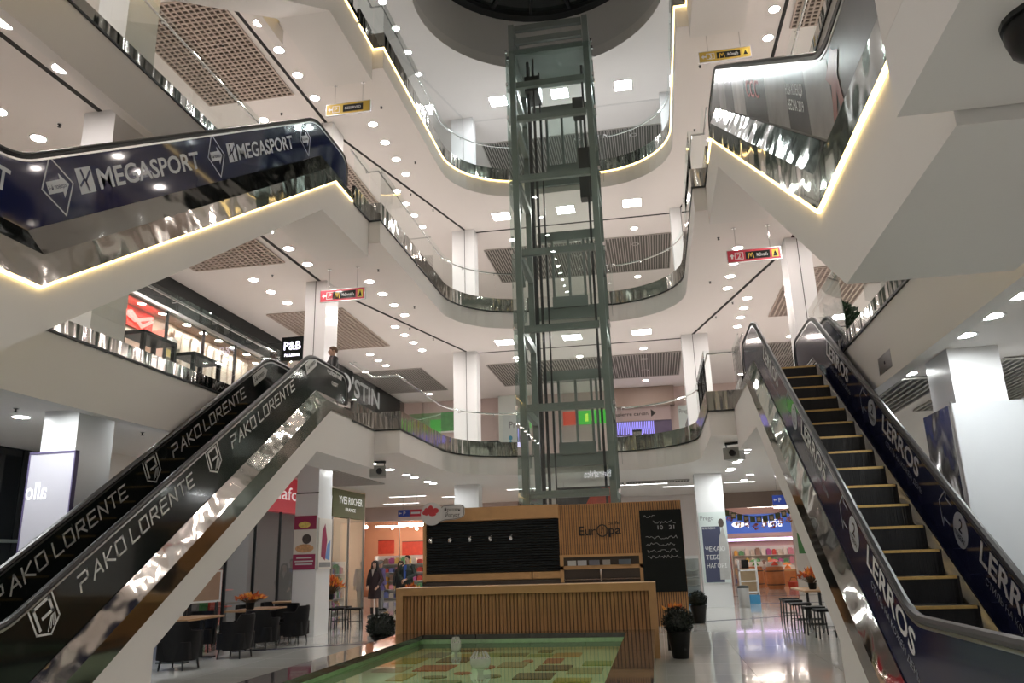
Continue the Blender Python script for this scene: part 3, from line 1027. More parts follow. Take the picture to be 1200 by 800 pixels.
# ================================================================== kiosk, fountain
def slats(parent, u0, u1, y, z0, z1, pitch, m, depth=.022, name='slat'):
    n = int(round((u1 - u0) / pitch))
    p = (u1 - u0) / n
    me = MB().box(.004, p - .014, -depth, 0, z0, z1).mesh(name); me.materials.append(m)
    for k in range(n):
        inst(name, me, parent, (u0 + k * p, y, 0))

bc = thing('bar_counter', 'long oak bar counter with vertical slats standing behind the fountain', 'counter', (-2.33, 13.92, 0))
cw = 2.255
MB().box(-cw, cw, 0, .62, 1.06, 1.19).build('counter_top', WOODF, bc)
for x in (-cw, cw - .125):
    MB().box(x, x + .125, .0, .62, 0, 1.06).build('end_post', WOODF, bc)
MB().box(-cw + .125, cw - .125, .10, .16, 0, 1.06).build('front_board', mat('dark_board', (.16, .09, .045), .6, noise=(6, .2)), bc)
slats(bc, -cw + .125, cw - .125, .10, .0, 1.06, .064, WOOD, .03)

kw = thing('kiosk_wall', 'oak clad back wall of the coffee kiosk with slats and black shutter', 'kiosk', (-2.635, 20.15, 0))
kx = lambda u: u + 2.635
DKW = mat('kiosk_inner', (.05, .035, .025), .6, noise=(4, .2))
MB().box(kx(-5.92), kx(.65), .065, .6, 0, 2.93).build('core', WOODF, kw)
MB().box(kx(-2.4), kx(.645), .058, .065, 0, 2.92).build('slat_backing', DKW, kw)
MB().box(kx(-5.92), kx(-2.4), -.02, .06, 2.62, 2.95).build('top_board', WOODF, kw)
MB().box(kx(-5.92), kx(-5.84), -.02, .06, 1.1, 2.62).build('side_board', WOODF, kw)
MB().box(kx(-5.92), kx(-3.12), -.04, .06, 1.16, 1.32).build('shutter_sill', WOODF, kw)
MB().box(kx(-3.08), kx(-2.4), -.04, .06, 1.16, 1.32).build('shutter_sill', WOODF, kw)
MB().box(kx(-5.92), kx(-2.4), -.02, .06, 0, 1.14).build('base_board', DKW, kw)
me = MB().prism([(0, 0), (-.02, .012), (-.02, .05), (0, .062)], 'x', kx(-5.84), kx(-2.4)).mesh('shutter_slat'); me.materials.append(mat('black_shutter', (.008, .010, .011), .45, noise=(4, .1), spec=.25))
for k in range(20):
    inst('shutter_slat', me, kw, (0, .05, 1.325 + k * .064))
slats(kw, kx(-2.4), kx(.65), .06, 1.70, 2.93, .056, WOOD, .03)
slats(kw, kx(-.36), kx(.65), .06, 0, 1.70, .056, WOOD, .03)
MB().box(kx(-2.4), kx(-.36), -.02, .06, 1.64, 1.70).build('shelf_rail', WOODF, kw)
MB().box(kx(-2.4), kx(-.36), -.02, .06, 1.35, 1.44).build('shelf_rail', WOODF, kw)
MB().box(kx(-2.4), kx(-.36), -.02, .06, 0, 1.05).build('base_board', DKW, kw)
for x in (-2.4, -.45):
    MB().box(kx(x), kx(x + .09), -.02, .06, 1.05, 1.64).build('shelf_side', WOODF, kw)
MB().box(kx(-2.31), kx(-.45), .02, .055, 1.05, 1.64).build('shelf_back', DKW, kw)
MB().box(kx(-1.42), kx(-1.38), -.02, .03, 1.05, 1.35).build('shelf_divider', CHROME, kw)
MB().box(kx(-2.31), kx(-.45), -.03, .02, 1.10, 1.12).build('shelf_edge', CHROME, kw)
for k, (u, w) in enumerate(((-2.2, .2), (-1.95, .22), (-1.65, .25), (-1.35, .18), (-.9, .3))):
    o = MB().box(-w / 2, w / 2, -.05, .05, 0, .12).build('carton', mat('carton_%d' % k, ((.5, .5, .48), (.45, .45, .45), (.15, .15, .17), (.3, .28, .25), (.1, .12, .14))[k], .5, noise=(5, .1)))
    o.location = (u + .1, 20.14, 1.441)
    tag(o, '%s carton from the left on the kiosk shelf' % ORD[k], 'carton', 'cartons on the kiosk shelf')
# kiosk lettering: raised black letters with a ring for the o
sg = thing('kiosk_logo', 'raised black Europa caffe logo on the oak slats', 'sign', (-1.37, 20.16, 2.28))
INKB = mat('black_letter', (.012, .010, .010), .35, noise=(5, .1))
lettering('Eur', (-.52, -.01, -.12), (1, 0, 0), (0, 0, 1), .23, INKB, sg, .42)
lettering('pa', (.22, -.01, -.11), (1, 0, 0), (0, 0, 1), .22, INKB, sg, .30)
lettering('caffe', (.20, -.01, .12), (1, 0, 0), (0, 0, 1), .08, INKB, sg, .31)
MB().tube([(.06 + .13 * math.cos(a), -.012, -.02 + .14 * math.sin(a)) for a in [2 * math.pi * k / 24 for k in range(25)]], .016, 6).build('ring_letter', INKB, sg)
MB().tube([(.03, -.012, -.08), (.08, -.012, .06)], .012, 6).build('bean_line', INKB, sg)
# chalkboard
cb = thing('chalkboard', 'tall black chalkboard with chalk writing hung on the kiosk wall', 'chalkboard', (.15, 20.1, .78))
MB().box(-.52, .49, -.03, .0, 0, 1.93).build('board', mat('chalkboard_black', (.008, .010, .009), .65, noise=(3, .3), spec=.2), cb)
CH = mat('chalk', (.42, .43, .42), .8, noise=(20, .3))
lettering('10   21', (-.1, -.034, 1.46), (1, 0, 0), (0, 0, 1), .10, CH, cb, .40)
for k, (x0, x1, z) in enumerate(((-.42, -.15, 1.78), (-.2, .35, 1.62), (-.4, .35, 1.26), (-.4, .3, 1.10), (-.38, .36, .94), (-.38, .4, .80))):
    pts = []
    x = x0
    while x < x1:
        pts.append((x, z + R.uniform(-.03, .05))); x += R.uniform(.015, .05)
    mb = MB()
    for pl in stroke(pts, .010): mb.poly([(a, -.034, b) for a, b in pl])
    mb.build('chalk_line', CH, cb, fix=False)
# frozen yoghurt sign: disc and speech bubble
fy = thing('yoghurt_sign', 'white round sign with a speech bubble above the black shutter', 'sign', (-5.64, 20.0, 2.82))
SW = mat('sign_white', (.62, .61, .60), .45, noise=(3, .03))
MB().prism([(.29 * math.cos(2 * math.pi * k / 28), .29 * math.sin(2 * math.pi * k / 28)) for k in range(28)], 'y', -.04, 0).build('disc', SW, fy)
bub = fillet([(.2, .1), (.3, .2), (.86, .22), (.86, -.1), (.6, -.16), (.35, -.17), (.12, -.24), (.24, -.1), (.2, .1)], [0, .05, .1, .12, .05, .05, .01, .03, 0], 4)[:-1]
MB().prism(bub, 'y', -.03, .01).build('speech_bubble', SW, fy)
mb = MB()
for pl in stroke(bub + [bub[0]], .012): mb.poly([(a * .97 + .012, -.034, b * .93) for a, b in pl])
mb.build('bubble_outline', INKB, fy, fix=False)
lettering('Фроззен', (.33, -.036, .05), (1, 0, 0), (0, 0, 1), .09, INKB, fy, .42)
lettering('Йогурт', (.36, -.036, -.09), (1, 0, 0), (0, 0, 1), .09, INKB, fy, .38)
mb = MB()
for cx, cy, rx, ry in ((-.14, .03, .07, .1), (-.03, .06, .08, .13), (.1, .05, .09, .07), (-.2, .0, .05, .05), (.02, -.04, .1, .05)):
    mb.poly([(cx + rx * math.cos(2 * math.pi * k / 14), -.044 - .0006 * cx, cy + .03 + ry * math.sin(2 * math.pi * k / 14)) for k in range(14)])
mb.build('red_dessert_print', mat('dessert_red', (.55, .05, .06), .5, noise=(8, .2)), fy, fix=False)
for pz in (-.45, .35):
    MB().tube([(pz + .35, .0, 0), (pz + .35, .12, -.1)], .012, 6).build('bracket', DARKMET, fy)
# five little spot lamps on the shutter
sp0 = None
for k, u in enumerate((-5.81 + .1, -5.2, -4.68, -4.15, -3.62)):
    t = thing('spot_lamp', '%s chrome spot lamp from the left on the black shutter' % ORD[k], 'lamp', (u, 20.14, 2.15), 0, 'spot lamps on the kiosk shutter')
    if sp0 is None:
        sp0 = (MB().lathe([(.02, -.06), (.045, -.05), (.055, 0), (.04, .05), (.015, .06)], 12).mesh('lamp_head'), MB().tube([(0, .06, .0), (0, 0, .06), (.03, -.04, .08)], .01, 6).mesh('arm'), MB().lathe([(.035, .0), (.035, .012)], 12).mesh('rose'))
        sp0[0].materials.append(CHROME); sp0[1].materials.append(CHROME); sp0[2].materials.append(CHROME)
    inst('lamp_head', sp0[0], t, (.0, -.06, 0)); inst('arm', sp0[1], t); inst('rose', sp0[2], t, (0, .05, 0), (math.pi / 2, 0, 0))

# fountain
ft = thing('fountain', 'low square fountain basin with dark polished rim and coloured mosaic floor', 'fountain', (-2.365, 10.6, 0))
fxx = lambda u: u + 2.365
fy_ = lambda v: v - 10.6
GRAN = mat('dark_granite', (.055, .05, .048), .06, noise=(14, .4), coat=.3)
W0, W1, VN0, VF = -4.45, -.13, 6.9, 13.9
for a, b in ((W0, W0 + .5), (W1 - .46, W1)):
    v = VN0
    while v < VF - .01:
        e = min(v + 1.0, VF)
        MB().box(fxx(a), fxx(b), fy_(v) + .004, fy_(e) - .004, .38, .45).build('rim_slab', GRAN, ft)
        v = e
u = W0 + .5
while u < W1 - .47:
    e = min(u + .9, W1 - .46)
    for va, vb in ((VF - .45, VF), (VN0, VN0 + .45)):
        MB().box(fxx(u) + .004, fxx(e) - .004, fy_(va), fy_(vb), .38, .45).build('rim_slab', GRAN, ft)
    u = e
mb = MB()
mb.box(fxx(W0) + .03, fxx(W0 + .42), fy_(VN0) + .03, fy_(VF) - .03, 0, .38).box(fxx(W1 - .43), fxx(W1) - .03, fy_(VN0) + .03, fy_(VF) - .03, 0, .38)
mb.box(fxx(W0 + .42), fxx(W1 - .43), fy_(VF - .42), fy_(VF) - .03, 0, .38).box(fxx(W0 + .42), fxx(W1 - .43), fy_(VN0) + .03, fy_(VN0 + .42), 0, .38)
mb.build('basin_wall', mat('green_mosaic_wall', (.50, .66, .46), .2, noise=(20, .2)), ft)
MB().box(fxx(W0 + .42), fxx(W1 - .43), fy_(VN0 + .42), fy_(VF - .42), 0, .2).build('basin_floor', mat('pale_green_mosaic', (.68, .84, .56), .35, noise=(30, .08)), ft)
PC = {'k': (.045, .06, .035), 'b': (.2, .3, .3), 'y': (.55, .45, .08), 'r': (.5, .07, .03), 'g': (.2, .42, .1), 'o': (.62, .33, .09), 'v': (.34, .38, .18), 't': (.42, .36, .2), 'd': (.1, .18, .07)}
PM = {k: mat('mosaic_' + k, c, .35, noise=(25, .2)) for k, c in PC.items()}
patches = [(-3.43, -2.75, 13.25, 13.47, 'k'), (-3.74, -3.36, 12.46, 13.09, 'b'), (-3.31, -2.85, 11.92, 12.44, 'k'), (-3.28, -2.96, 12.5, 12.88, 'y'), (-3.38, -2.89, 10.98, 11.56, 'r'), (-3.94, -3.55, 11.77, 12.39, 'y'), (-3.46, -3.23, 10.11, 10.72, 'y'), (-2.74, -2.5, 12.50, 12.95, 'g'), (-2.49, -2.08, 12.58, 12.92, 'd'),
 (-1.87, -1.39, 10.20, 10.72, 'k'), (-1.70, -1.24, 10.95, 11.46, 'k'), (-1.70, -1.45, 11.69, 12.22, 'r'), (-1.66, -1.25, 12.41, 12.90, 'o'), (-1.12, -0.73, 11.42, 11.88, 'g'), (-2.04, -1.68, 12.44, 12.77, 'g'), (-1.25, -0.81, 10.62, 11.18, 'v'), (-1.33, -0.89, 9.92, 10.26, 'y'), (-1.96, -1.74, 12.99, 13.34, 'd'), (-2.28, -1.91, 11.31, 11.86, 't'), (-3.3, -2.6, 9.2, 9.7, 'o'), (-2.3, -1.5, 9.0, 9.5, 'b'), (-3.93, -3.5, 10.9, 11.4, 't')]
for a, b, c, d, k in patches:
    MB().box(fxx(a), fxx(b), fy_(c), fy_(d), .2, .212).build('mosaic_patch', PM[k], ft)
for cu, cv, rx, ry, k in ((-2.62, 10.75, .12, .12, 'r'), (-2.42, 11.3, .12, .2, 'r'), (-2.2, 10.45, .15, .14, 'd'), (-1.95, 11.95, .08, .15, 'r'), (-2.9, 10.4, .16, .12, 'd'), (-2.65, 10.0, .2, .15, 'v')):
    MB().prism([(fxx(cu + rx * math.cos(2 * math.pi * q / 16)), fy_(cv + ry * math.sin(2 * math.pi * q / 16))) for q in range(16)], 'z', .2, .211).build('mosaic_patch', PM[k], ft)
WATER = glass('pool_water', (.92, .985, .92), .045, .012)
MB().box(fxx(W0 + .43), fxx(W1 - .44), fy_(VN0 + .43), fy_(VF - .43), .33, .345).build('water', WATER, ft)
for cu, cv, r in ((-2.25, 10.15, .13), (-3.05, 12.1, .08)):
    nz = thing('fountain_nozzle', 'glassy crown shaped fountain jet head %s of the pool' % ('in the middle' if r > .15 else 'toward the far left corner'), 'fountain jet', (cu, cv, .2), 0, 'fountain jet heads')
    NZ = mat('frosted_jet', (.55, .55, .5), .25, noise=(12, .15))
    MB().lathe([(r * .35, 0), (r * .25, .09), (r * .35, .13), (r * .8, .15), (r, .2), (r * .96, .26)], 18).build('bowl', NZ, nz, smooth=True)
    for k in range(14):
        a = 2 * math.pi * k / 14
        MB().rbar((r * .95 * math.cos(a), r * .95 * math.sin(a), .255), (r * .55 * math.cos(a), r * .55 * math.sin(a), .33), .012, .012).build('fin', NZ, nz)

# ================================================================== plants and dried flowers
def leaves(mb, c, rx, ry, rz, n, size, rnd, shell=.55):
    for _ in range(n):
        while True:
            p = Vector((rnd.uniform(-1, 1), rnd.uniform(-1, 1), rnd.uniform(-1, 1)))
            if shell < p.length < 1: break
        q = Vector((c[0] + p.x * rx, c[1] + p.y * ry, c[2] + p.z * rz))
        d = (p + Vector((rnd.uniform(-.5, .5), rnd.uniform(-.5, .5), rnd.uniform(-.3, .6)))).normalized()
        s = d.orthogonal().normalized()
        s.rotate(Matrix.Rotation(rnd.uniform(0, 6.3), 3, d))
        L = size * rnd.uniform(.7, 1.3); w = L * .28
        mid = q + d * L * .5 + s.cross(d) * L * .12
        mb.v += [tuple(q), tuple(mid + s * w), tuple(q + d * L), tuple(mid - s * w)]
        b = len(mb.v) - 4
        mb.f.append((b, b + 1, b + 2, b + 3))
BOXL = mat('dark_box_leaf', (.008, .014, .009), .5, noise=(7, .5))
POTB = mat('black_pot', (.007, .007, .007), .45, noise=(4, .15), spec=.25)
SOIL = mat('soil', (.03, .02, .015), .9, noise=(10, .3))
def planter(loc, r, h, ballr, label, square=False):
    t = thing('potted_shrub', label, 'potted plant', loc)
    pr = [(r * .66, 0), (r * .72, .04), (r, h * .92), (r * 1.06, h), (r * .95, h), (r * .9, h * .9)]
    MB().lathe(pr, 4 if square else 18).build('pot', POTB, t, smooth=not square)
    mb = MB(); leaves(mb, (0, 0, h + ballr * .62), ballr, ballr, ballr * .85, 1500, ballr * .16, R, .7)
    mb.build('foliage', BOXL, t, fix=False)['kind'] = 'stuff'
    MB().lathe([(ballr * .5, h - .02), (ballr * .88, h + ballr * .3), (ballr * .9, h + ballr * .7), (ballr * .5, h + ballr * 1.25), (.01, h + ballr * 1.35)], 12).build('foliage_core', BOXL, t, smooth=True)
    return t
planter((.25, 13.95, 0), .19, .42, .245, 'clipped dark shrub in a black vase at the right end of the bar counter')
planter((.89, 20.85, 0), .2, .42, .22, 'dark shrub in a black pot beside the right edge of the kiosk wall', False)
planter((-5.98, 17.2, 0), .24, .12, .31, 'round dark clipped shrub by the left end of the bar counter')

ORG = [mat('dried_orange_%d' % k, c, .6, noise=(9, .25)) for k, c in enumerate(((.62, .16, .02), (.75, .30, .04), (.45, .07, .02)))]
STEMM = mat('stem_brown', (.10, .06, .03), .7, noise=(9, .3))
def flowers(loc, label, rx=.3, h=.3, n=90, potm=None, group='orange dried flower arrangements'):
    t = thing('dried_flowers', label, 'flowers', loc, 0, group)
    MB().lathe([(.07, 0), (.085, .02), (.1, .14), (.085, .14)], 12).build('pot', potm or POTB, t, smooth=True)
    st = MB()
    hd = [MB(), MB(), MB()]
    for k in range(n):
        a, e = R.uniform(0, 2 * math.pi), R.uniform(.15, 1)
        x, y, z = rx * e * math.cos(a), rx * e * math.sin(a), .16 + h * (1.1 - .65 * e) * R.uniform(.7, 1)
        st.rbar((0, 0, .1), (x, y, z), .006, .006)
        d = Vector((x, y, z - .05)).normalized()
        p = Vector((x, y, z))
        s = d.orthogonal().normalized(); w = R.uniform(.02, .04); L = R.uniform(.06, .12)
        b = hd[k % 3]
        q = d.cross(s)
        base = len(b.v)
        b.v += [tuple(p - d * L * .3), tuple(p + s * w), tuple(p + q * w), tuple(p - s * w), tuple(p - q * w), tuple(p + d * L)]
        for i in range(4):
            j = (i + 1) % 4
            b.f.append((base, base + 1 + i, base + 1 + j)); b.f.append((base + 5, base + 1 + j, base + 1 + i))
    st.build('stems', STEMM, t, fix=False)['kind'] = 'stuff'
    for k in range(3): hd[k].build('flower_heads', ORG[k], t, fix=False)['kind'] = 'stuff'
    return t

# ================================================================== cafe furniture
TBL = mat('table_top_oak', (.42, .25, .13), .4, noise=(5, .15))
def table(loc, rz, w, d, label):
    t = thing('cafe_table', label, 'table', loc, rz, 'cafe tables')
    MB().box(-w / 2, w / 2, -d / 2, d / 2, .715, .75).build('table_top', TBL, t)
    for x in (-w / 2 + .2, w / 2 - .2):
        MB().box(x - .03, x + .03, -.03, .03, .02, .715).build('leg', DARKMET, t)
        MB().box(x - .06, x + .06, -d / 2 + .06, d / 2 - .06, 0, .025).build('foot', DARKMET, t)
    return t
def armchair(loc, rz, label, group='black tub chairs'):
    t = thing('tub_chair', label, 'chair', loc, rz, group)
    MB().prism(fillet([(-.28, -.26), (.28, -.26), (.30, .27), (-.30, .27), (-.28, -.26)], [0, .06, .1, .1, 0], 4)[:-1], 'z', .17, .45).build('seat', BLACKPL, t)
    sh = MB()
    N = 18
    rows = []
    for z, k in ((.15, .9), (.45, 1.0), (.72, 1.06), (.78, 1.04)):
        rows.append([])
        for q in range(N + 1):
            a = math.radians(-15 + 210 * q / N)
            top = .80 if 40 < math.degrees(a) < 140 else .64
            zz = min(z, top + .02 * math.cos(a))
            rows[-1].append((.34 * k * math.cos(a), .33 * k * math.sin(a) - .02, zz))
    inn = [[(x * .84, (y + .02) * .84 - .02, z) for x, y, z in r] for r in rows]
    for a, b in zip(rows[:-1], rows[1:]): sh.band(a, b)
    for a, b in zip(inn[:-1], inn[1:]): sh.band(a, b)
    sh.band(rows[-1], inn[-1]); sh.band(rows[0], inn[0])
    for e in (0, -1):
        sh.band([r[e] for r in rows], [r[e] for r in inn])
    sh.build('back_shell', BLACKPL, t, smooth=True)
    for x, y in ((-.22, -.2), (.22, -.2), (-.2, .2), (.2, .2)):
        MB().tube([(x, y, .18), (x * 1.1, y * 1.1, 0)], [.02, .014], 6).build('leg', DARKMET, t)
    return t
def stool(loc, rz, label, group='black cafe stools', h=.54):
    t = thing('stool', label, 'stool', loc, rz, group)
    MB().box(-.2, .2, -.18, .18, h - .05, h).build('seat', BLACKPL, t)
    for x, y in ((-.17, -.15), (.17, -.15), (-.17, .15), (.17, .15)):
        MB().tube([(x, y, h - .05), (x * 1.12, y * 1.12, 0)], .016, 6).build('leg', DARKMET, t)
    for a, b in (((-.18, -.16), (.18, -.16)), ((-.18, .16), (.18, .16))):
        MB().tube([(a[0], a[1], .2), (b[0], b[1], .2)], .008, 6).build('foot_rail', DARKMET, t)
    return t
PI = math.pi
table((-8.75, 14.3, 0), PI / 2, 1.3, .7, 'oak topped cafe table nearest the black escalator')
table((-8.8, 17.0, 0), PI / 2, 1.5, .7, 'middle oak topped cafe table on the left, with flowers')
table((-9.3, 20.3, 0), .1, 1.5, .7, 'farthest oak topped cafe table on the left, behind the poster column')
armchair((-8.1, 13.0, 0), PI, 'black tub chair in front of the nearest left table')
armchair((-7.95, 14.6, 0), -PI / 2, 'black tub chair on the aisle side of the nearest left table')
armchair((-8.15, 16.0, 0), PI, 'black tub chair in front of the middle left table')
armchair((-8.05, 17.3, 0), -PI / 2, 'black tub chair on the aisle side of the middle left table')
armchair((-9.3, 15.6, 0), .3, 'black tub chair against the shop glass between two tables')
armchair((-9.6, 18.2, 0), PI / 2, 'black tub chair on the shop side of the middle left table')
armchair((-8.75, 18.3, 0), .1, 'black tub chair behind the middle left table near the column')
armchair((-9.55, 19.35, 0), PI / 2, 'black tub chair left of the poster column')
stool((-8.45, 20.75, 0), .2, 'black stool at the aisle end of the farthest left table')
stool((-7.92, 20.6, 0), .2, 'outermost black stool of the left cafe, beside the aisle')
stool((-8.55, 21.4, 0), .2, 'rearmost black stool of the left cafe')
flowers((-8.75, 16.6, .751), 'low orange dried flowers on the middle left table', .3, .16, 70)
flowers((-8.55, 20.5, .751), 'fan of orange dried flowers on the farthest left table', .36, .42, 130)
flowers((-8.9, 13.85, .751), 'orange dried flowers on the left table half hidden by the escalator', .28, .22, 70)
flowers((-5.75, 18.6, .62), 'orange flowers in a dark pot behind the round shrub', .26, .36, 80)
o = MB().prism([(-.16, -.16), (.16, -.16), (.16, .16), (-.16, .16)], 'z', 0, .61).build('flower_stand', POTB); o.location = (-5.75, 18.6, 0)
MB().box(-.2, .2, -.2, .2, .61, .62).build('stand_top', DARKMET, o)
tag(o, 'dark square flower stand behind the round shrub', 'stand')
table((3.6, 20.75, 0), PI / 2, 2.0, .7, 'oak topped cafe table on the right, behind the right column')
table((3.72, 17.3, 0), PI / 2, 2.2, .6, 'oak topped cafe table hidden behind the right escalator')
for k, (x, y) in enumerate(((3.05, 20.9), (3.0, 20.1), (2.98, 18.9), (3.02, 17.6), (3.1, 16.8))):
    stool((x, y, 0), .05, '%s black stool from the back along the right cafe table' % ORD[k], 'black stools of the right cafe table')
flowers((3.55, 20.4, .751), 'orange dried flowers at the far end of the right table', .34, .3, 110)
flowers((3.6, 17.9, .751), 'orange dried flowers nearer the right escalator', .34, .3, 110)
flowers((.2, 15.2, .45), 'orange flowers behind the vase at the right end of the counter', .22, .14, 24)
o = MB().prism([(-.14, -.14), (.14, -.14), (.14, .14), (-.14, .14)], 'z', 0, .44).build('flower_stand', POTB); o.location = (.2, 15.2, 0)
MB().box(-.17, .17, -.17, .17, .44, .45).build('stand_top', DARKMET, o)
tag(o, 'dark square flower stand beside the bar counter end', 'stand')

# ================================================================== hanging direction signs
def sign(u, v, z0, z1, w, zc, board, panel, txt, label, arrow, sym, end=None, symbox=True):
    t = thing('hanging_sign', label, 'sign', (u, v, z0))
    h = z1 - z0
    MB().box(-w / 2, w / 2, -.03, .03, 0, h).build('board', board, t)
    fr = MB()
    for q in ((-w / 2 - .012, w / 2 + .012, -.012, 0), (-w / 2 - .012, w / 2 + .012, h, h + .012)): fr.box(q[0], q[1], -.035, .035, q[2], q[3])
    for x in (-w / 2 - .012, w / 2): fr.box(x, x + .012, -.035, .035, 0, h)
    fr.build('frame', BRUSH, t)
    for x in (-w * .32, w * .32):
        MB().tube([(x, 0, h), (x, 0, zc - z0)], .012, 6).build('hanger', CHROME, t)
        MB().lathe([(.05, 0), (.05, .02)], 12, (x, 0, zc - z0 - .02)).build('ceiling_rose', CHROME, t)
    Y = -.033
    def pl(polys, m, nm, yy=Y):
        mb = MB()
        for q in polys: mb.poly([(a, yy, b) for a, b in q])
        mb.build(nm, m, t, fix=False)
    def arr(cx, cy, r, dirn):
        base = [(-r, 0), (0, r), (0, r * .35), (r, r * .35), (r, -r * .35), (0, -r * .35), (0, -r)]
        c, s_ = {'l': (1, 0), 'u': (0, -1), 'r': (-1, 0)}[dirn]
        return [[(cx + a * c - b * s_, cy + a * s_ + b * c) for a, b in base]]
    pl(arr(-w / 2 + .10, h / 2, .06, arrow), INKW, 'arrow')
    if sym:
        x = -w / 2 + .26
        pl(stroke([(x - .09, .06), (x + .09, .06), (x + .09, h - .06), (x - .09, h - .06), (x - .09, .06)], .014), INKW, 'symbol_box')
        lettering(sym, (x, Y, h / 2 - .06), (1, 0, 0), (0, 0, 1), .13, INKW, t, align='c')
    pl([[(-w * panel[0], .05), (w * panel[1], .05), (w * panel[1], h - .05), (-w * panel[0], h - .05)]], BLKF, 'name_panel')
    if panel[2]:
        x = -w * panel[0] + .06
        mb = MB()
        for pts in ([(x, .07), (x + .02, h - .09), (x + .04, h - .09), (x + .06, .1)], [(x + .06, .1), (x + .08, h - .09), (x + .10, h - .09), (x + .12, .07)]):
            for q in stroke(pts, .02): mb.poly([(a, Y - .003, b) for a, b in q])
        mb.build('arches_mark', mat('arch_yellow', (.75, .5, .05), .5, noise=(5, .05)), t, fix=False)
        lettering(txt, (x + .19, Y - .003, h / 2 - .04), (1, 0, 0), (0, 0, 1), .085, INKW, t, w * (panel[0] + panel[1]) - .30)
    else:
        lettering(txt, (w * (panel[1] - panel[0]) / 2, Y - .003, h / 2 - .035), (1, 0, 0), (0, 0, 1), .075, INKW, t, w * (panel[0] + panel[1]) * .8, align='c')
    if end:
        x = w / 2 - .12
        pl([[(x - .07, .05), (x + .07, .05), (x + .07, h - .05), (x - .07, h - .05)]], mat('end_square', end, .5, noise=(5, .05)), 'end_square', Y - .001)
        pl([[(x - .05, .07), (x + .05, .07), (x, h - .07)]], BLKF, 'figure_mark', Y - .003)
    return t
YELB = mat('sign_yellow', (.58, .40, .06), .4, noise=(4, .05))
REDB = mat('sign_red', (.55, .04, .07), .4, noise=(4, .05))
BLUB = mat('sign_blue', (.03, .07, .42), .4, noise=(4, .05))
sign(-7.06, 17.1, 12.92, 13.22, 1.19, 13.8, YELB, (.12, .34, 0), 'RESERVED', 'yellow hanging sign reading RESERVED over the left gallery', 'l', 'P')
sign(2.47, 16.95, 12.96, 13.23, 1.19, 13.8, YELB, (.16, .30, 1), "McDonald's", 'yellow hanging direction sign with golden arches on the upper right', 'l', '3', (.7, .55, .05))
sign(-7.43, 18.0, 8.12, 8.42, 1.19, 9.0, REDB, (.22, .30, 1), "McDonald's", 'red hanging direction sign with P symbol beside the left column', 'l', 'P', (.7, .55, .05))
sign(2.72, 17.8, 8.14, 8.42, 1.19, 9.0, REDB, (.16, .30, 1), "McDonald's", 'red hanging direction sign with number 2 on the right', 'u', '2', (.7, .55, .05))
def bsign(u, v, z0, z1, w, label, red=False):
    t = thing('hanging_sign', label, 'sign', (u, v, z0))
    h = z1 - z0
    MB().box(-w / 2, w * (.0 if red else .5), -.03, .03, 0, h).build('board', BLUB, t)
    if red:
        MB().box(w * .0, w / 2, -.03, .03, 0, h).build('red_board', REDB, t)
        MB().poly([(.05, -.034, .09), (w * .44, -.034, .09), (w * .44, -.034, .17), (.05, -.034, .17)]).build('white_bar', INKW, t, fix=False)
    else:
        MB().poly([(w * .34, -.034, .05), (w * .46, -.034, .05), (w * .46, -.034, h - .05), (w * .34, -.034, h - .05)]).build('end_square', YELB, t, fix=False)
    mb = MB()
    for q in stroke([(-w * .36, h * .5), (-w * .44, h * .5)], .03): mb.poly([(a, -.034, b) for a, b in q])
    mb.poly([(-w * .47, -.034, h * .5), (-w * .42, -.034, h * .5 + .05), (-w * .42, -.034, h * .5 - .05)])
    mb.build('arrow', INKW, t, fix=False)
    lettering('P', (-w * .22, -.034, h * .5 - .07), (1, 0, 0), (0, 0, 1), .14, INKW, t, align='c')
    for x in (-w * .3, w * .3):
        MB().tube([(x, 0, h), (x, 0, 4.2 - z0)], .008, 6).build('hanger', CHROME, t)
bsign(4.2, 27.0, 3.11, 3.40, .8, 'blue hanging parking sign in front of the food shop')
bsign(-9.35, 30.0, 3.37, 3.63, .95, 'blue and red hanging parking sign by the red shop', True)

# projectors, dome, hatch
def projector(loc, label, rz):
    t = thing('projector', label, 'projector', loc, rz)
    MB().box(-.2, .2, -.16, .18, -.42, -.14).build('body', mat('grey_plastic', (.32, .33, .31), .5, noise=(4, .08)), t)
    MB().lathe([(.08, 0), (.075, .06), (.05, .06)], 14, (0, 0, 0)).build('lens', BLACK, t).matrix_local = Matrix.Translation((.04, -.16, -.28)) @ Matrix.Rotation(PI / 2, 4, 'X')
    MB().box(-.2, .2, -.02, .02, -.06, -.0).build('ceiling_bracket', DARKMET, t)
    for x in (-.17, .17):
        MB().box(x - .012, x + .012, -.02, .02, -.2, -.05).build('bracket_arm', DARKMET, t)
projector((-6.98, 19.6, 4.2), 'grey projector hung under the left gallery ceiling', .3)
projector((1.98, 19.5, 4.2), 'grey projector hung under the right gallery ceiling', -.5)
dm = thing('ceiling_speaker', 'black rounded ceiling speaker at the upper right edge of the view', 'speaker', (1.78, 3.2, 3.76))
MB().lathe([(.15, -.02), (.16, -.06), (.14, -.14), (.08, -.19), (.01, -.2)], 18).build('dome', BLACK, dm, smooth=True)
MB().lathe([(.165, -.025), (.165, 0)], 18).build('mounting_ring', DARKMET, dm)
o = MB().box(-.008, .0, -.3, .3, -.12, .12).build('access_hatch', BRUSH); o.location = (UR + LV[1]['uf'] - .002, 11.2, 4.07)
MB().box(-.012, -.008, -.02, .02, -.02, .02).build('latch', DARKMET, o)
tag(o, 'small shiny access hatch on the bulkhead beside the right escalator', 'hatch')
# ================================================================== shops
def plain(name, mb, m, label, cat, group=None, loc=None):
    o = mb.build(name, m)
    if loc: o.location = loc
    return tag(o, label, cat, group)

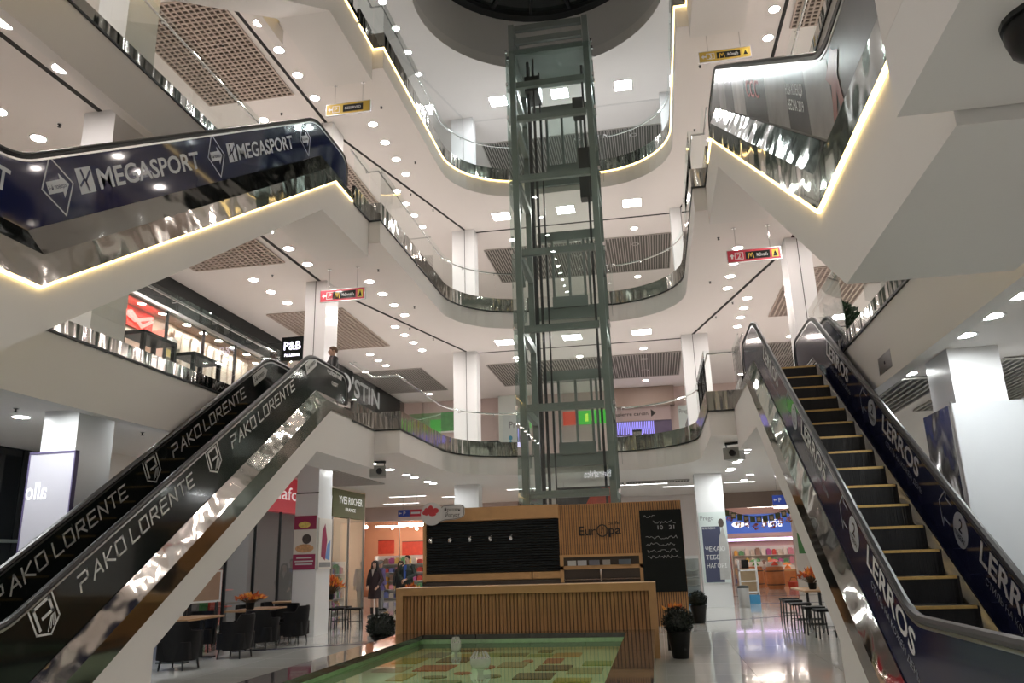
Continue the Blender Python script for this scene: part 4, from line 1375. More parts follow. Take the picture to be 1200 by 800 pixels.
WARMW = mat('warm_shop_wall', (.78, .62, .48), .6, noise=(.8, .05))
DGLS = mat('dark_shop_glass', (.012, .014, .016), .04, noise=(1, .2), coat=.3)
BLKP = mat('black_fascia', (.010, .013, .013), .4, noise=(1.5, .15), spec=.25)
PINKW = mat('pink_wall', (.62, .50, .47), .6, noise=(.8, .04))
BROWNW = mat('brown_wall', (.33, .25, .21), .6, noise=(.8, .06))

# dark shop window on the near left
ds = thing('dark_shopfront', 'unlit dark glass shopfront at the left edge of the ground floor', 'shopfront', (-12.0, 11, 0))
MB().box(-.2, 0, -6, 4.6, 3.95, 4.18).build('fascia', BLKP, ds)
for k in range(5):
    MB().box(-.05, -.03, -5.9 + k * 2.1, -3.85 + k * 2.1, .1, 3.95).build('glass_pane', DGLS, ds)
    MB().box(-.09, .0, -5.95 + k * 2.1, -5.88 + k * 2.1, 0, 3.95).build('mullion', DARKMET, ds)
MB().box(-.08, .01, -6, 4.6, 2.2, 2.26).build('transom', GREYMET, ds)
o = plain('orange_sign', MB().box(-.06, .06, -.9, .9, -.18, .18), mat('sign_orange', (.62, .09, .02), .45, emit=(1, .2, .05), strength=.5, noise=(4, .1)), 'small orange sign band behind the near left column', 'sign', loc=(-10.66, 16.3, 3.3))
MB().box(-.07, .07, -.95, .95, .18, .3).build('sign_cap', BLKP, o)

# red phone shop: glass front
struct('wall_beside_phone_shop', MB().box(-11.3, -10.75, 13.8, 17.3, 0, 4.2), WALLP, 'white wall between the dark window and the phone shop')
vf = thing('phone_shopfront', 'glass shopfront with a red vodafone fascia behind the cafe tables', 'shopfront', (-10.6, 17.3, 0))
MB().box(-.25, .0, 0, 7.25, 3.15, 4.15).build('fascia', mat('phone_red', (.50, .03, .05), .35, emit=(.8, .05, .07), strength=.15, noise=(2, .05)), vf)
lettering('vodafone', (.006, 2.9, 3.52), (0, 1, 0), (0, 0, 1), .38, mat('sign_glow_pink', (.9, .7, .7), .4, emit=(1, .75, .75), strength=.4, noise=(3, .02)), vf, 3.4)
for k in range(5):
    MB().box(-.03, -.015, .05 + k * 1.44, 1.45 + k * 1.44, .08, 3.1).build('glass_pane', SHOPG, vf)
    MB().box(-.06, .02, k * 1.44, .04 + k * 1.44, 0, 3.15).build('mullion', DARKMET, vf)
MB().box(-.06, .02, 0, 7.25, 0, .08).build('base_rail', DARKMET, vf)
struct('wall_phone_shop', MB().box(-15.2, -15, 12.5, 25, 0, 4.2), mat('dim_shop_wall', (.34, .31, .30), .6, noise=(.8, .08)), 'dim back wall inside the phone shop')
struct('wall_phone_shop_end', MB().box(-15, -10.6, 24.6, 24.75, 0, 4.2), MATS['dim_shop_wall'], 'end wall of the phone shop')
SHELL = mat('shop_lamp_warm', (1, 1, 1), .4, emit=(1, .86, .74), strength=42, noise=(3, .01))
SHELLF = mat('food_lamp_warm', (1, 1, 1), .4, emit=(1, .86, .74), strength=22, noise=(3, .01))
SHELLC = mat('shop_lamp_white', (1, 1, 1), .4, emit=(1, .98, .97), strength=18, noise=(3, .01))
def tube_lamp(loc, rz, L, label, m=SHELL, w=.1, hang=.5):
    t = thing('hanging_tube_lamp', label, 'lamp', loc, rz, 'hanging shop lamps')
    MB().box(-L / 2, L / 2, -w / 2, w / 2, -.05, 0).build('diffuser', m, t)
    MB().box(-L / 2, L / 2, -w / 2 - .01, w / 2 + .01, 0, .03).build('housing', TRIMW, t)
    for x in (-L * .35, L * .35):
        MB().tube([(x, 0, .03), (x, 0, hang)], .006, 5).build('wire', CHROME, t)
tube_lamp((-12.2, 19.0, 3.6), PI / 2, 1.8, 'hanging tube lamp deep in the phone shop', SHELLC, hang=.6)
tube_lamp((-11.8, 22.0, 3.6), PI / 2, 2.0, 'hanging tube lamp just inside the phone shop glass', SHELLC, hang=.6)
REDD = mat('display_red', (.55, .06, .03), .5, noise=(5, .3))
ORAD = mat('display_orange', (.75, .25, .06), .5, noise=(5, .25))
GRND = mat('display_green', (.10, .30, .10), .5, noise=(5, .3))
GREYD = mat('display_grey', (.25, .25, .25), .5, noise=(5, .2))
for k, (x, y, w, h, m, lab) in enumerate(((-12.6, 19.3, .5, 1.9, REDD, 'tall red display stand inside the phone shop'), (-12.8, 20.4, .5, 2.3, ORAD, 'orange display stand inside the phone shop'), (-12.3, 21.6, .6, 1.6, REDD, 'low red display stand inside the phone shop'), (-13.2, 22.6, .5, 2.0, GRND, 'green display stand inside the phone shop'), (-12.0, 17.6, .8, 1.1, GREYD, 'grey counter inside the phone shop'))):
    t = thing('display_stand', lab, 'display stand', (x, y, 0))
    MB().box(-.25, .25, -w / 2, w / 2, 0, .12).build('plinth', DARKMET, t)
    MB().box(-.2, -.12, -w / 2, w / 2, .12, h).build('back_panel', m, t)
    for q in range(int(h / .45)):
        MB().box(-.12, .2, -w / 2, w / 2, .12 + q * .45, .15 + q * .45).build('shelf', m, t)
t = thing('menu_stand', 'framed board on a stand before the phone shop glass', 'board', (-9.9, 16.6, 0), 1.2)
MB().box(-.45, .45, -.02, .02, .95, 1.55).build('board', mat('board_tan', (.42, .28, .2), .6, noise=(3, .2)), t)
for q in ((-.48, -.44, .92, 1.58), (.44, .48, .92, 1.58), (-.48, .48, 1.55, 1.59), (-.48, .48, .91, .95)):
    MB().box(q[0], q[1], -.03, .03, q[2], q[3]).build('frame', TRIMW, t)
for x in (-.4, .4): MB().box(x - .02, x + .02, -.03, .03, 0, .92).build('leg', DARKMET, t)
t = thing('glass_display_case', 'lit bluish display case behind the nearest left table', 'display case', (-9.9, 14.0, 0), 0)
MB().box(-.4, .4, -.9, .9, 0, .5).build('base', mat('case_blue_grey', (.28, .32, .42), .4, noise=(2, .1)), t)
for zz in (.75, 1.0): MB().box(-.38, .38, -.88, .88, zz, zz + .02).build('shelf', mat('case_light', (.7, .75, .95), .4, emit=(.6, .7, 1), strength=.8, noise=(3, .02)), t)
MB().box(-.4, .4, -.9, .9, 1.25, 1.29).build('top', mat('case_yellow', (.5, .36, .1), .5, noise=(3, .1)), t)
for x in (-.39, .38): MB().box(x, x + .012, -.9, .9, .5, 1.25).build('glass_pane', SHOPG, t)

# cosmetics shop with green fascia
yr = thing('cosmetics_shopfront', 'cosmetics shop with an olive green YVES ROCHER fascia', 'shopfront', (-10.5, 25.1, 0))
MB().box(-.25, 0, .05, 3.05, 3.2, 4.12).build('fascia', mat('olive_green', (.15, .17, .07), .45, noise=(2, .05)), yr)
lettering('YVES ROCHER', (.006, .55, 3.66), (0, 1, 0), (0, 0, 1), .26, mat('sign_glow_white', (.9, .9, .85), .4, emit=(1, 1, .95), strength=.5, noise=(3, .02)), yr, 2.2)
lettering('FRANCE', (.006, 1.15, 3.42), (0, 1, 0), (0, 0, 1), .12, MATS['sign_glow_white'], yr, .95)
for k in range(2):
    MB().box(-.03, -.015, .1 + k * 1.45, 1.5 + k * 1.45, .06, 3.15).build('glass_pane', SHOPG, yr)
    MB().box(-.06, .02, .05 + k * 1.45, .1 + k * 1.45, 0, 3.2).build('mullion', BRUSH, yr)
MB().box(-.06, .02, 2.98, 3.03, 0, 3.2).build('mullion', BRUSH, yr)
struct('wall_cosmetics_shop', MB().box(-14, -13.8, 24.8, 28.4, 0, 4.2), WARMW, 'pale inner wall of the cosmetics shop')
struct('wall_cosmetics_shop_end', MB().box(-13.8, -10.6, 28.3, 28.45, 0, 4.2), WARMW, 'end wall of the cosmetics shop')
tube_lamp((-12.2, 26.6, 3.9), 0, 2.0, 'flat lamp inside the cosmetics shop', SHELL, hang=.3)

PAL = [mat('pack_%d' % k, c, .5, noise=(7, .2)) for k, c in enumerate(((.7, .1, .08), (.8, .45, .1), (.75, .7, .62), (.2, .25, .6), (.7, .3, .4), (.85, .8, .75), (.15, .4, .2), (.5, .12, .35), (.8, .6, .2), (.3, .2, .16)))]
pk = []
COLN = ('red', 'orange', 'cream', 'blue', 'pink', 'white', 'green', 'purple', 'yellow', 'brown')
for m in PAL:
    a = MB().box(-.5, .5, -.5, .5, 0, .85).box(-.3, .3, -.3, .3, .85, 1).mesh('package'); a.materials.append(m); pk.append(a)
def shelf_unit(loc, rz, w, h, levels, label, plab, group, m=None, per=7, d=.4):
    t = thing('shop_shelf', label, 'shelf', loc, rz, group + ' shelving')
    m = m or TRIMW
    MB().box(-w / 2, w / 2, d / 2 - .03, d / 2, 0, h).build('back_panel', m, t)
    for x in (-w / 2, w / 2 - .03): MB().box(x, x + .03, -d / 2, d / 2 - .03, 0, h).build('side_panel', m, t)
    rot = Matrix.Rotation(rz, 3, 'Z')
    for k in range(levels):
        z = .1 + (h - .1) * k / levels
        MB().box(-w / 2 + .03, w / 2 - .03, -d / 2, d / 2 - .03, z - .02, z).build('shelf', m, t)
        gap = (h - .1) / levels
        for q in range(per):
            x = -w / 2 + .1 + (w - .2) * (q + .5) / per
            ph = gap * R.uniform(.45, .8); pw = (w - .2) / per * R.uniform(.6, .9)
            p = Vector(loc) + rot @ Vector((x, -.04, z + .001))
            o = inst('package', R.choice(pk), None, p, (0, 0, rz), (pw, d * .6, ph))
            tag(o, '%s %s, %s row up' % (COLN[pk.index(o.data)], plab, ORD[k]), 'package', group)
shelf_unit((-11.3, 25.9, 0), PI / 2, 1.2, 1.75, 4, 'white cosmetics shelf just inside the glass', 'pack on the first cosmetics shelf', 'packs on the first cosmetics shelf', per=6)
shelf_unit((-11.3, 27.3, 0), PI / 2, 1.2, 1.75, 4, 'white cosmetics shelf farther inside', 'pack on the second cosmetics shelf', 'packs on the second cosmetics shelf', per=6)

# red supermarket hall at the back left
rs = thing('red_shop_entrance', 'wide entrance of the red and orange shop behind the woman', 'shopfront', (-11.4, 36.0, 0))
MB().box(-4.5, 5.3, 0, .3, 3.55, 4.2).build('lintel', PINKW, rs)
MB().box(5.0, 5.3, 0, .3, 0, 3.55).build('pier', PINKW, rs)
for x in (-.35, 1.6): MB().box(x, x + .05, 0, .05, 0, 3.55).build('post', BRUSH, rs)
struct('wall_back_shop', MB().box(-17, -5.9, 42, 42.2, 0, 4.2), mat('orange_wall', (.70, .34, .20), .6, noise=(.8, .08)), 'orange back wall of the red shop')
struct('wall_shop_side', MB().box(-6.1, -5.9, 36.3, 42, 0, 4.2), WARMW, 'warm side wall of the red shop')
for k, (x, y, z, w, h, m, lab) in enumerate(((-14.4, 41.97, 2.5, .9, .7, REDD, 'red banner farthest left on the orange shop wall'), (-12.3, 41.97, 2.3, 2.4, .9, REDD, 'wide red banner on the orange shop wall'), (-10.8, 38.5, 3.0, .55, .6, ORAD, 'left orange hanging price banner in the red shop'), (-9.6, 38.6, 2.95, .55, .7, ORAD, 'right orange hanging price banner in the red shop'))):
    o = plain('banner', MB().box(-w / 2, w / 2, -.02, .02, -h / 2, h / 2), m, lab, 'banner', loc=(x, y, z))
    MB().box(-w / 2, w / 2, -.03, .03, h / 2, h / 2 + .03).build('banner_rail', DARKMET, o)
    if y < 41:
        for xx in (-w * .4, w * .4): MB().tube([(xx, 0, h / 2), (xx, 0, 4.2 - z)], .006, 5).build('banner_wire', DARKMET, o)
o = plain('red_heart_sign', MB().prism([(0, -.6), (.5, -.1), (.6, .25), (.4, .5), (.15, .5), (0, .3), (-.15, .5), (-.4, .5), (-.6, .25), (-.5, -.1)], 'y', -.04, .04), mat('heart_red', (.6, .05, .06), .5, noise=(3, .1)), 'red heart shaped sign over the shelves of the red shop', 'sign', loc=(-9.5, 39.5, 2.4))
MB().box(-.01, .01, -.01, .01, .4, 1.8).build('hanger', CHROME, o)
for k, (x, y, L) in enumerate(((-10.9, 37.4, 2.6), (-8.4, 37.6, 2.2), (-12.8, 39.5, 2.6), (-9.5, 40.4, 2.6))):
    tube_lamp((x, y, 3.5), .05, L, '%s hanging tube lamp of the red shop' % ORD[k], SHELL, .16, .68)
for k in range(7):
    t = thing('globe_lamp', '%s small globe lamp from the left in the red shop' % ORD[k], 'lamp', (-13.6 + k * .75, 36.7 + (k % 3) * 1.65, 3.35), 0, 'globe lamps of the red shop')
    MB().lathe([(.01, -.08), (.06, -.05), (.08, 0), (.06, .05), (.02, .08)], 10).build('globe', SHELL, t, smooth=True)
    MB().tube([(0, 0, .08), (0, 0, .84)], .005, 5).build('wire', DARKMET, t)
for k, (x, y, rz, w) in enumerate(((-13.4, 40.9, 0, 2.4), (-10.9, 40.9, 0, 2.4), (-8.4, 40.9, 0, 2.4), (-12.0, 37.1, 0, 2.4), (-9.3, 37.1, 0, 2.4))):
    shelf_unit((x, y, 0), rz, w, 2.0, 5, '%s product shelf of the red shop' % ORD[k], 'product on the %s shelf of the red shop' % ORD[k], 'products on the %s red shop shelf' % ORD[k], per=8)

# wall behind the kiosk
bw = struct('wall_behind_kiosk', MB().box(-5.9, 2.2, 36.0, 36.3, 0, 4.2), mat('pale_pink_wall', (.80, .74, .72), .6, noise=(.6, .03)), 'pale wall behind the kiosk on the ground floor')
o = plain('dark_poster_screen', MB().box(-1.05, 1.05, -.05, .05, -.35, .45), BLKF, 'dark and red advertising band seen through the lift', 'poster', loc=(-2.25, 27.6, 3.55))
MB().poly([(-.1, -.055, -.25), (1.0, -.055, -.25), (1.0, -.055, .42), (.5, -.055, .38), (.1, -.055, .1)]).build('red_print', REDD, o, fix=False)
MB().box(-1.0, 1.0, -.06, -.05, -.34, -.27).build('orange_line', ORAD, o)
for x in (-.8, .8): MB().tube([(x, 0, .45), (x, 0, .65)], .01, 6).build('hanger', CHROME, o)

# food shop on the right
fs = thing('food_shop_entrance', 'entrance frame of the food shop on the right', 'shopfront', (4.4, 36.0, 0))
MB().box(-2.2, 3.6, 0, .3, 3.55, 4.2).build('lintel', BROWNW, fs)
MB().box(-2.2, -1.75, 0, .3, 0, 3.55).build('pier', WARMW, fs)
MB().box(1.35, 3.6, 0, .3, 0, 3.55).build('pier', mat('white_warm_wall', (.84, .77, .7), .5, noise=(.8, .03)), fs)
MB().box(1.5, 1.8, -.02, 0, 1.55, 2.4).build('poster', GRND, fs)
struct('wall_food_shop', MB().box(1.9, 10, 46, 46.2, 0, 4.2), mat('food_shop_wall', (.72, .52, .42), .6, noise=(.8, .06)), 'warm back wall inside the food shop')
struct('wall_food_shop_left', MB().box(2.2, 2.4, 36.3, 46, 0, 4.2), MATS['food_shop_wall'], 'left wall inside the food shop')
struct('wall_food_shop_right', MB().box(8.6, 8.8, 36.3, 46, 0, 4.2), MATS['food_shop_wall'], 'right wall inside the food shop')
fsg = thing('fish_sign', 'blue fish department sign reading Риба with a fish symbol', 'sign', (5.7, 46.0, 2.75))
MB().box(-1.9, 1.9, -.06, 0, -.05, .95).build('board', mat('fish_blue', (.05, .12, .42), .4, emit=(.08, .2, .7), strength=.35, noise=(3, .1)), fsg)
lettering('Риба', (.1, -.066, .25), (1, 0, 0), (0, 0, 1), .42, mat('fish_letters', (.9, .9, .95), .4, emit=(1, 1, 1), strength=1, noise=(3, .02)), fsg, 1.0)
MB().poly([(-1.2 + .35 * math.cos(2 * math.pi * k / 16), -.066, .42 + .16 * math.sin(2 * math.pi * k / 16)) for k in range(16)]).poly([(-.9, -.066, .42), (-.65, -.066, .6), (-.65, -.066, .24)]).build('fish_mark', MATS['fish_letters'], fsg, fix=False)
o = plain('lilac_shelf_light', MB().box(-1.9, 1.9, -.08, .08, -.06, .06), mat('lilac_light', (.8, .7, 1), .4, emit=(.75, .6, 1), strength=3.0, noise=(3, .02)), 'lilac light strip under the fish sign', 'light strip', loc=(5.7, 45.6, 2.35))
MB().box(-1.95, 1.95, .08, .4, -.08, .08).build('housing', TRIMW, o)
shelf_unit((5.7, 45.2, 0), 0, 3.6, 2.0, 4, 'white wall shelf of the food shop', 'pack on the wall shelf of the food shop', 'packs on the food shop wall shelf', per=12)
for k in range(3): tube_lamp((4.0 + k * 1.6, 39.5 + k * 1.5, 3.85), .1, 2.4, '%s hanging tube lamp of the food shop' % ORD[k], SHELLF, .16, .34)
WARMC = mat('barrel_wood', (.45, .17, .06), .5, noise=(6, .2))
for k, (x, y) in enumerate(((4.55, 41.0), (5.3, 39.6))):
    t = thing('wooden_barrel', '%s brown barrel on the food shop floor' % ('left' if k == 0 else 'right'), 'barrel', (x, y, 0))
    MB().lathe([(.34, 0), (.4, .2), (.42, .5), (.4, .85), (.36, 1.0)], 16).build('staves', WARMC, t, smooth=True)
    for z in (.2, .8): MB().lathe([(.415, z - .02), (.42, z + .02)], 16).build('hoop', DARKMET, t)
for k, (x, y, c) in enumerate(((4.6, 41.0, 0), (5.3, 39.6, 2), (6.3, 42.5, 1))):
    t = thing('produce_crate', '%s produce crate from the left in the food shop' % ORD[k], 'crate', (x, y, 1.0 if k < 2 else .8), 0)
    MB().box(-.35, .35, -.25, .25, 0, .06).build('base', TRIMW, t)
    for q in ((-.35, .35, -.25, -.23), (-.35, .35, .23, .25), (-.35, -.33, -.23, .23), (.33, .35, -.23, .23)): MB().box(q[0], q[1], q[2], q[3], .06, .22).build('side', TRIMW, t)
    MB().lathe([(.3, .05), (.26, .22), (.12, .32), (.01, .34)], 12).build('produce', (GRND, ORAD, REDD)[c], t, smooth=True)
t = thing('wooden_counter', 'long wooden produce counter at the back of the food shop', 'counter', (6.0, 42.5, 0))
MB().box(-1.3, 1.3, -.4, .4, .72, .8).build('counter_top', WOODF, t)
for k in range(4): MB().box(-1.3 + k * .66, -.7 + k * .66, -.38, -.34, 0, .72).build('front_panel', WARMC, t)
MB().box(-1.3, 1.3, -.3, .38, 0, .72).build('body', WARMC, t)
for k, (x, y) in enumerate(((6.05, 39.3), (6.5, 40.0))):
    t = thing('shopping_basket', '%s red basket on the food shop floor' % ('left' if k == 0 else 'right'), 'basket', (x, y, 0))
    MB().lathe([(.22, 0), (.28, .3), (.29, .32)], 4).build('body', REDD, t)
    MB().tube([(-.2, 0, .3), (-.1, 0, .5), (.1, 0, .5), (.2, 0, .3)], .015, 6).build('handle', DARKMET, t)
cd = thing('checkout_desk', 'beige desk at the left of the food shop entrance', 'desk', (3.75, 37.2, 0))
MB().box(-.35, .35, -.5, .5, 0, .95).build('body', mat('desk_beige', (.62, .48, .30), .5, noise=(4, .08)), cd)
MB().box(-.4, .4, -.55, .55, .95, .99).build('desk_top', WOODF, cd)
MB().box(-.15, .15, -.05, .05, .99, 1.35).build('monitor', BLACK, cd)
t = thing('food_rack', 'white and blue drinks rack beside the rear right column', 'rack', (2.95, 28.6, 0))
MB().box(-.3, .3, -.2, .2, 0, .28).build('base', mat('rack_blue', (.05, .25, .45), .4, noise=(3, .1)), t)
for zz in (.35, .7, 1.05): MB().box(-.3, .3, -.2, .2, zz, zz + .03).build('shelf', TRIMW, t)
for x in (-.3, .27): MB().box(x, x + .03, -.2, .2, .28, 1.4).build('upright', TRIMW, t)
bk = thing('display_fridge', 'display fridge left of the rear right column', 'fridge', (1.0, 28.6, 0))
MB().box(-.35, .35, -.3, .3, 0, .35).build('base', MATS['rack_blue'], bk)
MB().box(-.35, .35, .25, .3, .35, 1.5).build('back', TRIMW, bk)
for zz in (.6, .85, 1.1): MB().box(-.33, .33, -.25, .25, zz, zz + .03).build('shelf', BRUSH, bk)
MB().box(-.35, .35, -.3, -.28, .35, 1.5).build('glass_pane', SHOPG, bk)
MB().box(-.35, .35, -.3, .3, 1.5, 1.6).build('top', TRIMW, bk)

# garland over the entrance
gl = thing('garland', 'olive flag garland with orange leaves across the food shop entrance', 'garland', (4.4, 35.9, 3.1))
FLG = mat('olive_flag', (.10, .12, .05), .7, noise=(8, .2)); FLB = mat('beige_square', (.55, .42, .28), .7, noise=(8, .15))
path = []
for k in range(33):
    f = k / 32
    path.append((-1.4 + 2.8 * f, 0, .4 - 1.5 * f * (1 - f) * .95))
MB().tube(path, .012, 6).build('cord', STEMM, gl)
for k in range(11):
    x, _, z = path[1 + k * 3]
    w, h = .105, .26
    MB().box(x - w, x + w, -.008, .008, z - h, z).build('flag', FLG, gl)
    if k % 2: MB().box(x - .07, x + .07, -.012, -.008, z - .2, z - .06).build('flag_square', FLB, gl)
for k in range(8):
    x, _, z = path[2 + k * 4]
    mb = MB()
    leaves(mb, (x, -.03, z - .34 - .1 * (k % 2)), .08, .05, .09, 40, .09, R, .2)
    mb.build('orange_leaf_cluster', ORG[k % 3], gl, fix=False)['kind'] = 'stuff'

# ------------------------------------------------------------------ storey 2, left: bright clothes shop behind black fascia
Z2 = 4.8
pb = thing('clothes_shopfront', 'glazed clothes shop with a deep black fascia on the second storey', 'shopfront', (-12.0, 9.0, Z2))
MB().box(-.3, 0, 0, 15.4, 3.35, 4.19).build('fascia', BLKP, pb)
MB().box(-.05, .03, 0, 15.4, 3.28, 3.36).build('steel_edge', BRUSH, pb)
for k in range(9):
    MB().box(-.04, -.025, .06 + k * 1.71, 1.70 + k * 1.71, .06, 3.3).build('glass_pane', SHOPG, pb)
    MB().box(-.07, .0, k * 1.71, .05 + k * 1.71, 0, 3.3).build('mullion', DARKMET, pb)
CSW = mat('clothes_shop_wall', (.70, .52, .40), .6, noise=(.8, .06))
struct('wall_clothes_shop', MB().box(-13.7, -13.5, 8, 25, Z2, 9), CSW, 'warm back wall of the clothes shop')
struct('wall_clothes_shop_end', MB().box(-13.5, -12, 24.42, 24.6, Z2, 9), CSW, 'far end wall of the clothes shop')
struct('wall_clothes_shop_near', MB().box(-13.5, -12.35, 8.8, 8.98, Z2, 9), CSW, 'near end wall of the clothes shop')
struct('ceiling_clothes_shop', MB().box(-13.5, -12.3, 9, 24.4, 8.55, 8.6), mat('clothes_shop_ceiling', (.36, .24, .18), .6, noise=(.8, .06)), 'brown lowered ceiling of the clothes shop')
CURT = mat('pale_panel', (.85, .72, .60), .6, noise=(2, .06))
for k in range(10):
    o = plain('wall_panel', MB().box(-.03, .03, -.15, .15, 0, 3.55).box(.03, .05, -.15, .15, 3.45, 3.55), CURT, '%s pale upright panel from the front in the clothes shop' % ORD[k], 'panel', 'pale upright panels in the clothes shop', (-13.4, 20.1 + k * .44, Z2 + .01))
row(-12.85, tuple(10.5 + 1.25 * k for k in range(8)), 8.55, 'inside the clothes shop')
row(-13.1, tuple(20.1 + .88 * k for k in range(5)), 8.55, 'above the pale panels')
o = plain('red_neon_sign', MB().tube([(0, -.7, .0), (0, -.2, .2), (0, .3, -.1), (0, .7, .15)], .05, 8).tube([(0, -.7, .2), (0, 0, .0), (0, .7, .25)], .05, 8), mat('red_neon', (1, .1, .1), .4, emit=(1, .06, .05), strength=14, noise=(3, .01)), 'glowing red neon shape inside the clothes shop', 'neon sign', loc=(-13.42, 18.2, 8.15))
MB().box(-.08, -.03, -.8, .8, -.2, .35).build('neon_back', REDD, o)
o = plain('fashion_poster', MB().box(-.03, .0, -.45, .45, 0, 1.3), mat('poster_mix', (.42, .30, .2), .5, noise=(6, .7)), 'fashion poster by the entrance of the clothes shop', 'poster', loc=(-13.46, 16.6, Z2 + 2.1))
MB().poly([(.003, -.15, .2), (.003, .12, .2), (.003, .2, .8), (.003, .0, 1.1), (.003, -.2, .8)]).build('yellow_figure', mat('poster_yellow', (.75, .5, .05), .5, noise=(6, .2)), o, fix=False)
for k, (y, x) in enumerate(((12.65, -9.0), (14.25, -9.0))):
    t = thing('display_desk', '%s black framed desk from the front on the second-storey gallery' % ORD[k], 'desk', (x, y, Z2), 0, 'black framed desks on the left gallery')
    MB().box(-.25, .25, -.5, .5, .92, .99).build('desk_top', BLKP, t)
    for a_ in (-.25, .18):
        for b_ in (-.5, .43): MB().box(a_, a_ + .07, b_, b_ + .07, 0, .92).build('leg', BLKP, t)
    MB().box(-.22, .22, -.43, .43, .12, .16).build('foot_board', BLKP, t)
shelf_unit((-13.28, 19.45, Z2), PI / 2, .8, 3.3, 9, 'lit slatted shelf beside the pale panels', 'garment on the lit slatted shelf', 'garments on the slatted shelf', mat('lit_shelf', (.85, .74, .62), .5, noise=(3, .02)), per=2)
bl = thing('blade_sign', 'black illuminated P&B blade sign beside the left column', 'sign', (-10.9, 22.5, 7.88))
MB().box(-.36, .36, -.06, .06, 0, .78).build('box', BLKP, bl)
GLOWV = mat('sign_glow_violet', (.9, .9, 1), .4, emit=(.85, .8, 1), strength=3.5, noise=(3, .02))
lettering('P&B', (0, -.064, .36), (1, 0, 0), (0, 0, 1), .28, GLOWV, bl, .56, align='c')
lettering('PULL&BEAR', (0, -.064, .14), (1, 0, 0), (0, 0, 1), .09, GLOWV, bl, .5, align='c')
for z in (.2, .62): MB().rbar((-.36, 0, z), (-1.1, 0, z), .03, .03).build('bracket', DARKMET, bl)

# storey 2, left rear: dark fashion shop
os_ = thing('fashion_shopfront', "dark fashion shop with large O'STIN letters on the second storey", 'shopfront', (-11.3, 25.6, Z2))
MB().box(-.3, 0, 0, 9.7, 3.05, 4.15).build('fascia', BLKP, os_)
lettering("O'STIN", (.006, 1.75, 3.24), (0, 1, 0), (0, 0, 1), .72, mat('silver_letters', (.45, .46, .46), .35, emit=(.8, .85, .85), strength=.12, noise=(3, .05)), os_, 4.4, bold=.025)
for k in range(6):
    MB().box(-.04, -.025, .06 + k * 1.6, 1.58 + k * 1.6, .06, 3.05).build('glass_pane', SHOPG, os_)
    MB().box(-.07, .0, k * 1.6, .05 + k * 1.6, 0, 3.05).build('mullion', DARKMET, os_)
struct('wall_fashion_shop', MB().box(-15, -14.8, 25, 36, Z2, 9), mat('fashion_shop_wall', (.40, .30, .28), .6, noise=(.8, .15)), 'dim pink wall inside the dark fashion shop')
row(-13, tuple(26.5 + 1.8 * k for k in range(5)), 8.99, 'inside the dark fashion shop')

# storey 2, rear: shop row seen past the lift
struct('wall_second_storey_back', MB().box(-14.8, 7.6, 35.6, 35.9, Z2, 9.0), PINKW, 'pink rear wall of the second storey')
o = plain('green_sign_board', MB().box(-1.2, 1.2, -.05, 0, -.45, .45), GRND, 'green wall board left of the rear left column', 'sign', loc=(-9.95, 35.59, 8.0))
MB().box(-1.25, 1.25, -.06, .0, -.52, -.45).build('board_edge', TRIMW, o)
ww = plain('white_shop_pillar', MB().box(-.75, .75, -.3, 0, 0, 4.19), mat('pillar_white_green', (.74, .80, .76), .5, noise=(.8, .02)), 'white wall pillar with a poster behind the lift on the left', 'pillar', loc=(-6.0, 35.5, Z2))
MB().box(-.78, .78, -.32, -.0, 0, .1).build('plinth', TRIMW, ww)
po = thing('prego_poster', 'pale Prego poster with two small figures behind the lift on the left', 'poster', (-5.95, 35.15, Z2 + 1.2))
PALEP = mat('poster_pale', (.66, .74, .72), .5, noise=(2, .05))
MB().box(-.6, .6, -.02, .02, 0, 2.1).build('sheet', PALEP, po)
lettering('Prego', (-.3, -.026, 1.45), (1, 0, 0), (0, 0, 1), .32, mat('grey_ink', (.25, .27, .28), .5, noise=(3, .05)), po, .85)
for x, c in ((-.25, (.1, .35, .5)), (.25, (.45, .2, .25))):
    m = mat('poster_figure_%d' % int(x * 100), c, .5, noise=(8, .3))
    MB().poly([(x - .1, -.026, .1), (x + .1, -.026, .1), (x + .14, -.026, .7), (x, -.026, .9), (x - .14, -.026, .7)]).poly([(x + .09 * math.cos(2 * math.pi * k / 10), -.026, 1.0 + .11 * math.sin(2 * math.pi * k / 10)) for k in range(10)]).build('printed_figure', m, po, fix=False)
o = plain('black_box_counter', MB().box(-.42, .42, -.3, .3, 0, 1.55), BLKP, 'black box counter right of the rear left column', 'counter', loc=(-6.55, 32.0, Z2))
MB().box(-.44, .44, -.32, .32, 1.55, 1.6).build('counter_top', BLKP, o)
gs = thing('green_red_sign', 'green and red illuminated sign seen through the lift', 'sign', (-2.85, 35.6, 7.5))
MB().box(-.95, -.35, -.08, 0, 0, .62).build('red_panel', mat('sign_red_lit', (.5, .06, .04), .5, emit=(.9, .1, .05), strength=.4, noise=(4, .2)), gs)
MB().box(-.35, 1.0, -.08, 0, 0, .62).build('green_panel', mat('sign_green_lit', (.06, .4, .05), .5, emit=(.1, .8, .08), strength=.4, noise=(4, .2)), gs)
MB().poly([(.05, -.086, .12), (.2, -.086, .12), (.2, -.086, .5), (.05, -.086, .45)]).poly([(.32, -.086, .15), (.48, -.086, .12), (.46, -.086, .46), (.34, -.086, .5)]).build('lime_print', mat('sign_lime', (.6, .8, .1), .5, emit=(.7, 1, .1), strength=.6, noise=(4, .05)), gs, fix=False)
bb = struct('wall_rear_soffit', MB().box(-1.5, 1.25, 35.2, 35.6, 8.12, 8.98), BROWNW, 'brown soffit band over the rear right shop')
pc = thing('name_board', 'mauve shop board reading pierre cardin with a black arrow', 'sign', (-.1, 35.45, 7.48))
